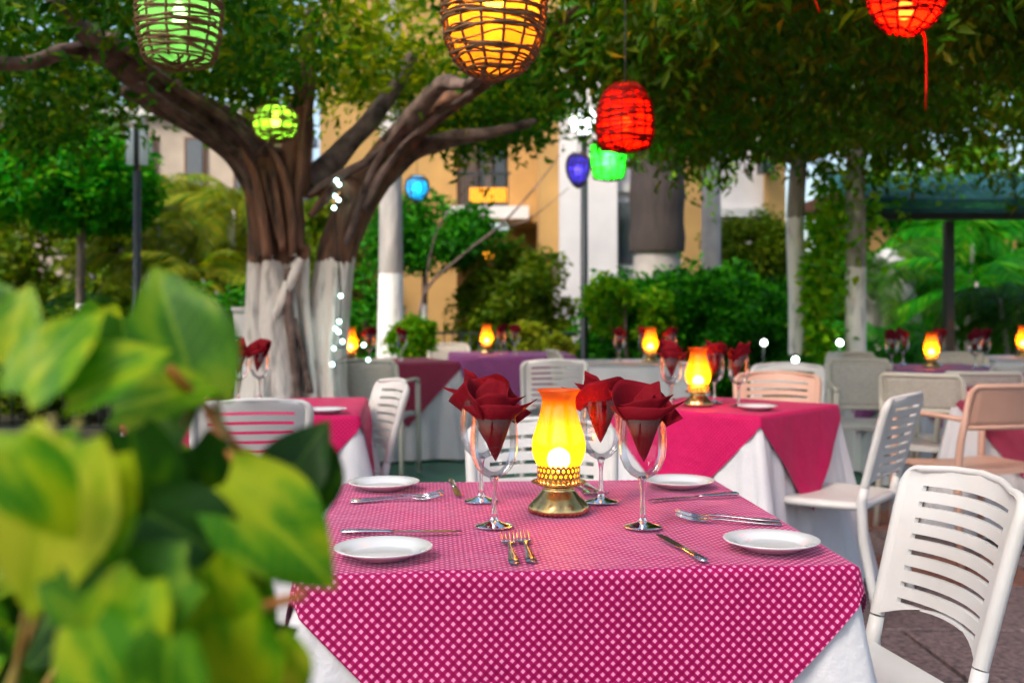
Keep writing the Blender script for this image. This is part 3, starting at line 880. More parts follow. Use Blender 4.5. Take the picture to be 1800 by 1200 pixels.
bush('round_shrub', 'large mounded dark green shrub with bright rim behind the middle tables', 1200, 10.9, .80, (1.02, .7, .84), M['bush_leaf'], 34000, .08, 100, .24, 31)
bush('leafy_shrub', 'bright green leafy shrub spilling over the mounded one at its crest', 1105, 10.3, 1.18, (.42, .25, .30), M['lime_leaf'], 3600, .07, 18, .12, 32)
bush('olive_shrub', 'tall olive green shrub in front of the hotel balcony', 905, 13.4, 1.0, (.68, .6, .92), M['olive_leaf'], 20000, .085, 60, .24, 33)
bush('bright_shrub', 'small lime green rounded shrub beside the white palm trunk', 726, 9.7, .9, (.2, .18, .17), M['lime_leaf'], 2600, .06, 22, .08, 34)
bush('yellow_shrub', 'yellow green shrub beside the purple table, taller of the pair', 930, 10.9, .85, (.15, .14, .2), M['yellow_leaf'], 1300, .065, 14, .07, 35)
bush('yellow_shrub', 'yellow green shrub next to the round mound, shorter of the pair', 985, 10.7, .80, (.13, .13, .14), M['yellow_leaf'], 1000, .06, 12, .07, 36)
bush('low_shrub', 'low green shrub at the foot of the vine-wrapped tree', 1395, 9.2, .42, (.32, .25, .33), M['bush_leaf'], 4500, .065, 26, .13, 37)
bush('low_shrub', 'dark hedge shrub below the trimmed emerald tree by the fence', 60, 11.2, .6, (.9, .4, .5), M['olive_leaf'], 9000, .075, 36, .2, 38)
bush('low_shrub', 'dark green hedge shrub behind the ficus trunk by the white pillar', 390, 11.4, .8, (.6, .4, .7), M['bush_leaf'], 9000, .075, 36, .2, 39)
bush('low_shrub', 'dark green shrub between the whitewashed ficus and the palm trunk', 640, 12.4, .8, (.42, .4, .75), M['bush_leaf'], 8000, .075, 32, .2, 40)
bush('backing_hedge', 'tall bright hedge closing the garden behind the pergola', 1720, 15.2, 1.7, (2.4, .6, 1.6), M['emerald_leaf'], 26000, .12, 90, .36, 41)
bush('backing_hedge', 'tall olive hedge closing the garden behind the golden palms', 230, 17.5, 1.75, (4.2, .6, 1.75), M['olive_leaf'], 42000, .14, 130, .42, 42)
bush('backing_hedge', 'dark hedge behind the trunk wrapped in dark matting', 1300, 15.0, .8, (1.6, .5, .9), M['bush_leaf'], 16000, .10, 70, .26, 43)

# ---- palms
def frond_mesh(name, L, droop, nl, ll, lw, seed):
    r = random.Random(seed)
    b = MB()
    pts = []
    for i in range(13):
        t = i / 12
        pts.append(Vector((L * t * (1 - .12 * droop * t), 0, L * (.55 * t - droop * .95 * t * t))))
    b.tube(pts, [.012 * (1 - .85 * i / 12) * (L / 1.2) for i in range(13)], 5)
    for i in range(nl):
        t = .18 + .82 * i / nl
        k = min(11, int(t * 12)); f = t * 12 - k
        p = pts[k].lerp(pts[k + 1], f)
        dirv = (pts[k + 1] - pts[k]).normalized()
        for s in (-1, 1):
            l = ll * (math.sin(PI * min(1, .12 + t * .88)) * .75 + .3) * r.uniform(.85, 1.1)
            side = Vector((0, s, 0))
            e = (dirv * .55 + side * .8 + Vector((0, 0, -.25 - .3 * r.random()))).normalized()
            m = p + e * l * .5 + Vector((0, 0, .03 * l))
            w = dirv * lw
            tip = p + e * l + Vector((0, 0, -.18 * l))
            b.add([p - w * .4, p + w * .4, m + w, m - w, tip], [(0, 1, 2, 3), (3, 2, 4)])
    return b.mesh(name)

FR_SMALL = [frond_mesh('frond', 1.0, .75 + .25 * i, 22, .32, .016, i) for i in range(3)]
FR_BIG = [frond_mesh('frond', 2.0, .6 + .3 * i, 26, .5, .024, 10 + i) for i in range(3)]
def with_mat(me, mat):
    m = me.copy(); m.materials.clear(); m.materials.append(mat); return m
FRS = {k: [with_mat(m, M[k]) for m in FR_SMALL] for k in ('palm_leaf', 'gold_palm_leaf', 'emerald_leaf')}
FRB = [with_mat(m, M['palm_leaf']) for m in FR_BIG]

def garden_palm(lab, u, Y, h, stems, nf, key, seed, scale=1.0, group=None):
    r = random.Random(seed)
    t = empty('garden_palm', (X(u, Y), Y, 0))
    tag(t, lab, 'palm', group)
    for s in range(stems):
        a = r.uniform(0, 6.28); lean = r.uniform(.02, .22) * (stems > 1)
        top = Vector((math.cos(a) * lean * 1.6, math.sin(a) * lean, h * r.uniform(.75, 1.1)))
        b = MB(); b.tube([(math.cos(a) * .07 * (stems > 1), math.sin(a) * .05 * (stems > 1), -.03), top * .5 + Vector((0, 0, 0)), top], [.035, .028, .022], 7)
        b.build('stem', M['grey_bark'], t)
        for i in range(nf):
            o = bpy.data.objects.new('frond', r.choice(FRS[key])); C.objects.link(o); o.parent = t
            o.location = top - Vector((0, 0, .04 * (i % 3)))
            o.rotation_euler = (r.uniform(-.2, .2), r.uniform(-.55, .25), i * 6.283 / nf + r.uniform(-.25, .25))
            sc_ = scale * r.uniform(.8, 1.15); o.scale = (sc_, sc_, sc_)
GP = 'golden garden palms by the villa'
garden_palm('golden palm clump just behind the lamp post base', 290, 13.4, 2.0, 4, 8, 'gold_palm_leaf', 1, 1.05, GP)
garden_palm('golden palm clump near the ficus, its stems leaning over the shrub', 365, 12.2, 1.45, 3, 8, 'gold_palm_leaf', 2, .95, GP)
garden_palm('golden palm clump between the thin white trunk and the lamp post', 190, 11.6, .75, 3, 9, 'gold_palm_leaf', 3, .85, GP)
garden_palm('tall golden palm clump between the lamp post and the ficus limb', 335, 15.0, 2.9, 5, 8, 'gold_palm_leaf', 12, 1.1, GP)
garden_palm('tall golden palm clump close beside the ficus trunk', 405, 13.6, 2.3, 4, 8, 'gold_palm_leaf', 13, 1.0, GP)
garden_palm('green palm clump under the trimmed tree at the picture edge', 45, 11.9, .85, 3, 9, 'palm_leaf', 4, .95, GP)
garden_palm('green palm clump behind the thin white trunk', 110, 13.4, 1.1, 3, 9, 'palm_leaf', 5, 1.0, GP)
GR = 'green palms round the pergola'
garden_palm('bright palm clump beneath the pergola, beside the whitewashed palm trunk', 1585, 11.6, .75, 4, 8, 'emerald_leaf', 6, .95, GR)
garden_palm('tall slim palm clump behind the pergola post', 1725, 12.2, 1.5, 4, 8, 'emerald_leaf', 7, 1.05, GR)
garden_palm('slim palm clump at the picture edge behind the far lamp', 1790, 11.2, 1.2, 4, 8, 'palm_leaf', 8, .95, GR)
garden_palm('palm clump behind the whitewashed palm trunk under the canopy', 1530, 13.0, 1.6, 3, 8, 'palm_leaf', 9, 1.0, GR)
garden_palm('palm rising above the teal pergola roof', 1690, 14.2, 2.3, 3, 9, 'emerald_leaf', 10, 1.25, GR)

def royal_palm(lab, u, Y, r0, mat, h=6.2, belly=1.25, wrap=None, seed=1):
    t = empty('royal_palm', (X(u, Y), Y, 0))
    tag(t, lab, 'palm')
    b = MB()
    prof = []
    for i in range(40):
        z = -.03 + h * i / 39
        q = r0 * (1 + (belly - 1) * math.exp(-(z / 1.1) ** 2)) * (1 - .22 * z / h)
        q *= 1 + .012 * (i % 2)
        prof.append((q, z))
    b.lathe(prof, 20)
    b.build('trunk', mat, t)
    if wrap:
        z0, z1 = wrap
        b = MB()
        for i in range(26):
            pass
        b.lathe([(r0 * 1.10 + .012 * math.sin(k * 1.9) , z0 + (z1 - z0) * k / 24) for k in range(25)], 28, mod=lambda a, z, i: 1 + .012 * math.sin(a * 14))
        b.build('dark_matting', M['wrap'], t)
    rr_ = random.Random(seed)
    for i in range(9):
        o = bpy.data.objects.new('frond', FRB[i % 3]); C.objects.link(o); o.parent = t
        o.location = (0, 0, h - .05); o.rotation_euler = (rr_.uniform(-.2, .2), rr_.uniform(-.5, .1), i * .698)
    return t
royal_palm('stout royal palm trunk painted white below, beside the cyan lantern', 687, 11.0, .125, M['palm_bark'], belly=1.28, seed=1)
royal_palm('slender royal palm trunk painted white below, standing in front of the pergola', 1504, 9.3, .088, M['palm_bark'], belly=1.05, seed=2)
royal_palm('bare pale grey palm trunk between the two building pilasters', 1250, 13.0, .125, M['grey_bark'], belly=1.1, seed=3)
royal_palm('thick trunk sheathed in dark matting above a pale foot, behind the red lantern', 1155, 12.0, .275, M['grey_bark'], belly=1.05, wrap=(1.80, 5.5), seed=4)

# white pillar by the fence and lamp posts
t = empty('white_pillar', (X(427, 10.2), 10.2, 0))
tag(t, 'short white garden pillar half hidden by the ficus trunk', 'pillar')
part_box('shaft', M['white_wall'], t, (-.075, -.075, 0), (.075, .075, 1.14))
part_box('cap', M['stone_white'], t, (-.09, -.09, 1.143), (.09, .09, 1.18))

t = empty('street_lamp', (X(241, 9.0), 9.0, 0))
tag(t, 'dark slim lamp post with tall square lantern head beside the trimmed tree', 'lamp')
b = MB(); b.tube([(0, 0, 0), (0, 0, .25), (0, 0, .3), (0, 0, 2.30)], [.075, .06, .036, .030], 12); b.build('post', M['dark_iron'], t)
glow = shade_mat('frosted_panel', (.86, .92, .95), .05, .08)
part_box('lantern_core', M['dark_iron'], t, (-.022, -.022, 2.303), (.022, .022, 2.74))
for s in (-1, 1):
    part_box('glass_panel', glow, t, (s * .055 - .022, -.045, 2.36), (s * .055 + .022, .045, 2.66))
part_box('lantern_cap', M['stone_white'], t, (-.05, -.05, 2.70), (.05, .05, 2.76))

t = empty('street_lamp', (X(1027, 10.4), 10.4, 0))
tag(t, 'dark lamp post with a glowing white globe beside the red dome lantern', 'lamp')
b = MB(); b.tube([(0, 0, 0), (0, 0, .3), (0, 0, .34), (0, 0, 2.80)], [.08, .065, .04, .032], 12); b.build('post', M['dark_iron'], t)
b = MB(); b.lathe([(.135 * math.sin(PI * i / 12), 2.96 - .135 * math.cos(PI * i / 12)) for i in range(13)], 20)
b.build('globe', emit('white_globe', (.92, 1.0, .98), 2.0), t)
b = MB(); b.lathe([(.03, 2.78), (.07, 2.80), (.07, 2.83), (.03, 2.84)], 14, close=True); b.build('collar', M['dark_iron'], t)

# ------------------------------------------------------------------ hanging wicker lanterns
def point(name, parent, loc, col, w, r=.03):
    l = bpy.data.lights.new(name, 'POINT'); l.energy = w; l.color = col; l.shadow_soft_size = r
    o = bpy.data.objects.new(name, l); C.objects.link(o); o.parent = parent; o.location = loc
    return o

def bulb(parent, z, r, mat):
    b = MB()
    b.lathe([(0.001, z - r * 1.2), (r * .55, z - r), (r * .95, z - r * .35), (r, z), (r * .85, z + r * .5), (r * .45, z + r * 1.3), (r * .4, z + r * 1.7), (.001, z + r * 1.7)], 14)
    return b.build('bulb', mat, parent)

def lantern(lab, u, v, Y, prof, rings, ribs, weave, liner, lcol, watts, seed, top_z, bulb_col, bz=.45, tilt=(0, 0), bulb_r=.022, wr=.0042, clear=.25, open_bottom=False, bulb_s=14.0, cordm='cord'):
    """prof: (radius, height) from the foot up; (u, v) is where the foot sits in view"""
    r = random.Random(seed)
    p = W(u, v, Y)
    t = empty('wicker_lantern', p)
    t.rotation_euler = (tilt[0], tilt[1], 0)
    tag(t, lab, 'lantern', 'coloured lanterns hanging in the trees')
    H = prof[-1][1]
    def rad(z):
        for (r0, z0), (r1, z1) in zip(prof, prof[1:]):
            if z <= z1: return r0 + (r1 - r0) * (z - z0) / (z1 - z0)
        return prof[-1][0]
    b = MB()
    for i in range(rings):
        z = H * (.02 + .96 * (i + r.uniform(-.4, .4)) / rings)
        z = max(.003, min(H - .003, z))
        ta, tb = r.uniform(0, 6.28), r.uniform(.0, .018) * (1 + H)
        ph = PI * (i % 2) + r.uniform(-.3, .3)
        ww = r.uniform(-1, 1) * .004
        n = 44
        pts = []
        for k in range(n + 1):
            a = 2 * PI * k / n
            zz = max(0.0, min(H, z + tb * math.cos(a - ta) + ww * math.sin(5 * a + ta)))
            q = rad(zz) + .0035 * math.cos(ribs / 2 * a + ph)
            pts.append((q * math.cos(a), q * math.sin(a), zz))
        b.tube(pts, wr * r.uniform(.7, 1.25), 5, cap=False)
    o = b.build('weave', M[weave], t); o['kind'] = 'stuff'
    if not open_bottom:
        b = MB()
        q = prof[0][0]
        for i in range(16):
            a = i * PI / 16 + r.uniform(-.1, .1); w = r.uniform(-.5, .5) * q
            e = math.sqrt(max(0.0001, q * q - w * w))
            dx, dy = math.cos(a), math.sin(a)
            b.tube([(-dy * w + dx * e, dx * w + dy * e, .0), (-dy * w, dx * w, -.012 - r.random() * .012), (-dy * w - dx * e, dx * w - dy * e, .0)], wr, 5)
        o = b.build('foot_weave', M[weave], t); o['kind'] = 'stuff'
    for i in range(ribs):
        a = 2 * PI * i / ribs
        b = MB()
        b.tube([(rad(H * j / 8) * math.cos(a), rad(H * j / 8) * math.sin(a), H * j / 8) for j in range(9)], wr * 1.15, 5)
        b.build('rib', M[weave], t)
    if liner:
        b = MB()
        pp = [(max(.004, rad(H * j / 8) - .010), H * (.03 + .94 * j / 8)) for j in range(9)]
        if not open_bottom: pp = [(.003, pp[0][1] - .002)] + pp
        b.lathe(pp, 28)
        b.build('liner', shade_mat('liner_' + str(seed), liner, clear, .02), t)
    bulb(t, H * bz, bulb_r, glow_mat('bulb_' + str(seed), bulb_col, bulb_s))
    b = MB(); b.tube([(0, 0, H * bz + bulb_r * 1.5), (0, 0, H), (0, 0, max(H + .05, top_z - p.z))], [.008, .003, .003], 6)
    b.build('hanging_cord', M[cordm], t)
    point('lantern_light', t, (0, 0, H * bz), lcol, watts, bulb_r)
    return t

lantern('large amber wicker lantern hanging over the laid table', 868, 128, 2.9,
        [(.075, 0), (.105, .03), (.128, .08), (.140, .16), (.140, .24), (.125, .30), (.08, .35)], 50, 14, 'withe', (1.0, .42, .03), (1.0, .55, .10), 1.0, 101, 3.25, (1.0, .82, .40), .56, bulb_r=.028, wr=.0036, clear=.42)
lantern('green lit wicker lantern hanging before the long bare limb', 315, 110, 3.5,
        [(.105, 0), (.118, .03), (.132, .10), (.138, .18), (.130, .26), (.09, .30)], 36, 12, 'withe', (.30, .46, .10), (.50, 1.0, .50), .32, 102, 3.25, (.45, 1.0, .85), .5, bulb_r=.026, wr=.0038, clear=.42)
lantern('red wicker lantern with a broken foot and bare white bulb', 1584, 60, 3.6,
        [(.045, 0), (.085, .03), (.115, .07), (.132, .13), (.135, .2), (.10, .26)], 22, 12, 'withe_red', (1.0, .03, .004), (1.0, .07, .012), 7.0, 103, 3.2, (1.0, .72, .45), .30, tilt=(.1, .12), bulb_r=.028, open_bottom=True, clear=.65)
lantern('red dome wicker lantern glowing before the dark canopy', 1099, 260, 5.3,
        [(.118, 0), (.138, .06), (.140, .14), (.130, .21), (.095, .28), (.05, .315)], 26, 14, 'withe_red', (.80, .022, .004), (1.0, .06, .010), 3.0, 104, 2.7, (1.0, .50, .10), .38, bulb_r=.03, wr=.0055)
lantern('small lime green wicker lantern in the fork of the ficus', 484, 244, 6.3,
        [(.10, 0), (.13, .05), (.138, .10), (.12, .16), (.07, .19)], 12, 12, 'withe', (.28, .56, .03), (.6, 1.0, .12), .4, 105, 2.7, (.85, 1.0, .8), .55, bulb_r=.03, wr=.005)
lantern('vivid green basket lantern below the red dome lantern', 1070, 314, 8.2,
        [(.115, 0), (.128, .06), (.138, .14), (.142, .26)], 12, 12, 'withe_pale', (.02, 1.0, .04), (.06, 1.0, .08), 2.0, 106, 2.8, (.8, 1.0, .85), .5, bulb_r=.05, wr=.005)
lantern('round cyan lantern beside the white palm trunk', 733, 352, 9.6,
        [(.05, 0), (.095, .05), (.112, .11), (.095, .18), (.05, .22)], 10, 12, 'withe', (.004, .20, .38), (.03, .5, 1.0), .4, 107, 2.9, (.7, 1.0, 1.0), .45, bulb_r=.04, wr=.005, bulb_s=8.0)
lantern('dim violet lantern against the lamp post globe', 1016, 326, 9.2,
        [(.04, 0), (.09, .08), (.105, .16), (.09, .24), (.04, .28)], 10, 12, 'withe', (.025, .014, .16), (.2, .12, 1.0), .15, 108, 2.9, (.6, .7, 1.0), .45, bulb_r=.03, wr=.005, bulb_s=20.0)
# loose red cord dangling below the broken red lantern
p0 = W(1620, 52, 3.62)
b = MB(); b.tube([p0, p0 + Vector((.012, 0, -.03)), p0 + Vector((.017, 0, -.10)), p0 + Vector((.016, 0, -.19)), p0 + Vector((.013, 0, -.27))], .0042, 6)
o = b.build('loose_cord', M['red_cord']); tag(o, 'loose red cord dangling below the broken red lantern', 'cord')
b = MB(); q0 = W(1430, -30, 3.6); b.tube([q0, q0 + Vector((.002, 0, -.05)), q0 + Vector((.02, 0, -.10))], .003, 6)
o = b.build('loose_cord', M['red_cord']); tag(o, 'short red wire end at the picture top beside the broken lantern', 'cord')

# string of cyan fairy lights wound between the ficus stems
t = empty('fairy_lights', (0, 0, 0))
tag(t, 'string of cyan white fairy lights wound down between the ficus stems', 'lights')
path = [(600, 300, 7.2), (592, 318, 6.9), (597, 325, 6.9), (590, 345, 6.9), (596, 352, 6.9), (588, 366, 6.9), (592, 420, 6.9), (600, 520, 6.85), (597, 565, 6.82), (590, 577, 6.82), (596, 583, 6.82), (603, 600, 6.80), (588, 612, 6.80), (640, 606, 6.85), (585, 640, 6.78), (648, 632, 6.8)]
pts = [W(*q) for q in path]
b = MB(); b.tube(pts, .005, 5); b.build('cable', M['cord'], t)
for i, q in enumerate(pts):
    if i in (0, 6): continue
    b = MB(); b.lathe([(.013 * math.sin(PI * k / 6), -.013 * math.cos(PI * k / 6)) for k in range(7)], 8)
    b.build('fairy_bulb', emit('fairy', (.55, 1.0, .92), 5.0 if i % 3 else 3.0), t, loc=q + Vector((0, -.02, 0)))

# garden spotlights
for (u, v, Y, lab) in ((1342, 602, 9.6, 'small lit spotlight in front of the round shrub'),
                       (1397, 632, 8.9, 'lit spotlight at the foot of the vine-wrapped tree, lowest of three'),
                       (1475, 602, 9.1, 'lit spotlight beside the slender whitewashed palm trunk')):
    p = W(u, v, Y)
    t = empty('spotlight', (p.x, p.y, 0))
    tag(t, lab, 'spotlight', 'garden spotlights among the shrubs')
    b = MB(); b.tube([(0, 0, 0), (0, 0, p.z)], .012, 6); b.build('stake', M['dark_iron'], t)
    b = MB(); b.tube([(0, .09, p.z), (0, 0, p.z)], [.03, .05], 12); b.build('housing', M['dark_iron'], t)
    b = MB(); b.lathe([(.028 * math.sin(PI * k / 8), -.028 * math.cos(PI * k / 8)) for k in range(9)], 12)
    b.build('lens', emit('spot_lens', (.85, 1.0, .85), 5.0), t, loc=(0, -.02, p.z))

# ------------------------------------------------------------------ tables
TOP = .75
def skirt_mesh(h, seed, ztop=.744, flare=.16, m=44):
    """white floor-length cloth: flat top and fluted sides that flare at the corners"""
    r = random.Random(seed)
    per = []
    rc = .02
    for s in range(4):
        a0 = s * PI / 2
        for k in range(m):
            per.append((s, -1 + 2 * (k + .5) / m))
    K = 22
    ph = [r.uniform(0, 6.28) for _ in range(8)]
    b = MB()
    vs, fs = [], []
    n = len(per)
    for j in range(K + 1):
        d = j / K
        z = ztop - d * (ztop - .012)
        for i, (s, e) in enumerate(per):
            nx, ny = [(0, -1), (1, 0), (0, 1), (-1, 0)][s]
            tx, ty = -ny, nx
            edge = min(1 - e, 1 + e) * h
            corner = math.exp(-(edge / .10) ** 2)
            out = d * .035 + flare * d * corner * .62
            fold = (.5 * math.sin(e * 11 + ph[s]) + .5 * math.sin(e * 19 + ph[s + 4])) * .024 * min(1, d * 1.6) + .030 * corner * math.sin(edge * 110 + ph[s]) * d
            along = e * h + (1 if e > 0 else -1) * corner * flare * .62 * d
            o = h + out + fold + (.006 * math.sin(min(1, j / 2) * PI / 2))
            vs.append((nx * o + tx * along, ny * o + ty * along, z - (0 if j else 0)))
        # the first ring lies on the table edge
    for j in range(K):
        for i in range(n):
            a, c = j * n + i, j * n + (i + 1) % n
            fs.append((a, c, c + n, a + n))
    fs.append(tuple(range(n)))
    b.add(vs, fs)
    return b.mesh('table_skirt')

def overlay_mesh(h, a, n, seed, z0=TOP, sway=.09):
    """square cloth laid cornerwise: tips hang at mid-side, edges just clear the table corners"""
    r = random.Random(seed)
    ph = [r.uniform(0, 6.28) for _ in range(8)]
    rb = .013
    q = np.linspace(-a, a, n + 1)
    vs, uv = [], []
    for jj, pv in enumerate(q):
        for ii, pu in enumerate(q):
            x, y = (pu + pv) / math.sqrt(2), (pu - pv) / math.sqrt(2)
            ax, ay = abs(x) - h, abs(y) - h
            sx, sy = (1 if x > 0 else -1), (1 if y > 0 else -1)
            bx, by = max(-h, min(h, x)), max(-h, min(h, y))
            ex, ey = max(ax, 0), max(ay, 0)
            s = math.hypot(ex, ey)
            if s <= 0:
                z = z0 + .0012 * math.sin(x * 14 + ph[0]) * math.sin(y * 11 + ph[1]) + .0008 * math.sin(x * 31 + y * 17 + ph[2])
                vs.append((bx, by, z)); uv.append((pu, pv)); continue
            ox, oy = ex / s * sx, ey / s * sy
            if s < rb * PI / 2:
                out = rb * math.sin(s / rb); dn = rb * (1 - math.cos(s / rb))
            else:
                L = s - rb * PI / 2
                tcoord = y if ex > ey else x
                k = (0 if sx > 0 else 1) if ex > ey else (2 if sy > 0 else 3)
                wave = (math.sin(tcoord * 9 + ph[k]) * .5 + math.sin(tcoord * 17 + ph[k + 4]) * .35 + math.sin(tcoord * 31 + ph[k] * 2) * .18) * min(1, .35 + L * 2.2)
                sl = .10 + sway * wave + .10 * math.exp(-((h - abs(tcoord)) / .12) ** 2)
                out = rb + L * sl
                dn = rb + L * math.sqrt(max(.2, 1 - sl * sl))
            vs.append((bx + ox * out, by + oy * out, z0 - dn)); uv.append((pu, pv))
    fs = []
    w = n + 1
    for j in range(n):
        for i in range(n):
            fs.append((j * w + i, (j + 1) * w + i, (j + 1) * w + i + 1, j * w + i + 1))
    me = bpy.data.meshes.new('overlay_cloth')
    me.from_pydata(vs, [], fs)
    me.polygons.foreach_set('use_smooth', [True] * len(fs))
    ul = me.uv_layers.new(name='cloth')
    li = np.zeros(len(me.loops), dtype=np.int32); me.loops.foreach_get('vertex_index', li)
    ul.data.foreach_set('uv', np.array(uv, dtype=np.float32)[li].reshape(-1))
    return me

def table(x, y, rot, h, lab, group='square dining tables in the garden', cloth=None, cloth_lab=None, n=70, hang=.05, seed=1):
    t = empty('dining_table', (x, y, 0), rot)
    tag(t, lab, 'table', group)
    o = link('table_skirt', skirt_mesh(h, seed), M['white_cloth'], t)
    part_box('tabletop', M['brown_wood'], t, (-h + .01, -h + .01, .705), (h - .01, h - .01, .738))
    part_box('pedestal', M['dark_iron'], t, (-.04, -.04, .0), (.04, .04, .702))
    if cloth:
        a = h * math.sqrt(2) + hang
        o = link('overlay_tablecloth', overlay_mesh(h, a, n, seed), M[cloth])
        o.location = (x, y, 0); o.rotation_euler = (0, 0, rot)
        tag(o, cloth_lab, 'tablecloth', 'checked cloths laid cornerwise on the tables')
    return t

MX, MY, MR, MH = .076, 2.10, .075, .43
table(MX, MY, MR, MH, 'white-skirted square table in front, laid with plates and glasses', cloth='gingham', cloth_lab='magenta gingham cloth with pale dots on the nearest laid table', n=220, seed=3)
table(.90, 4.57, R(49), .34, 'white-skirted table turned cornerwise behind the nearest one', cloth='gingham_magenta', cloth_lab='magenta cloth hanging in points on the cornerwise second table', n=110, seed=4)
table(-1.06, 4.50, .10, .43, 'white-skirted table beside the ficus trunk, half hidden by leaves', cloth='gingham_magenta', cloth_lab='magenta checked cloth on the table beside the ficus trunk', n=110, seed=5)
table(-.95, 8.6, .35, .42, 'white-skirted far table with a dull red cloth by the palm trunk', cloth='maroon_cloth', cloth_lab='dull red cloth on the far table by the palm trunk', seed=6)
table(-.02, 9.9, .05, .55, 'wide far table with purple cloth before the iron railing', cloth='purple_cloth', cloth_lab='pale purple cloth on the wide table before the iron railing', seed=7)
table(.92, 8.5, .12, .45, 'plain white far table in front of the large round shrub', seed=8)
table(2.93, 7.6, .08, .45, 'far table with violet cloth ringed by armchairs near the pergola', cloth='purple_cloth', cloth_lab='violet cloth on the table ringed by armchairs', seed=9)
table(2.78, 5.55, R(45), .36, 'white-skirted table cut by the picture edge behind the peach armchair', cloth='maroon_cloth', cloth_lab='dark red cloth on the table cut by the picture edge', seed=10)
table(4.35, 9.3, .1, .45, 'distant white table at the picture edge under the pergola', seed=12)

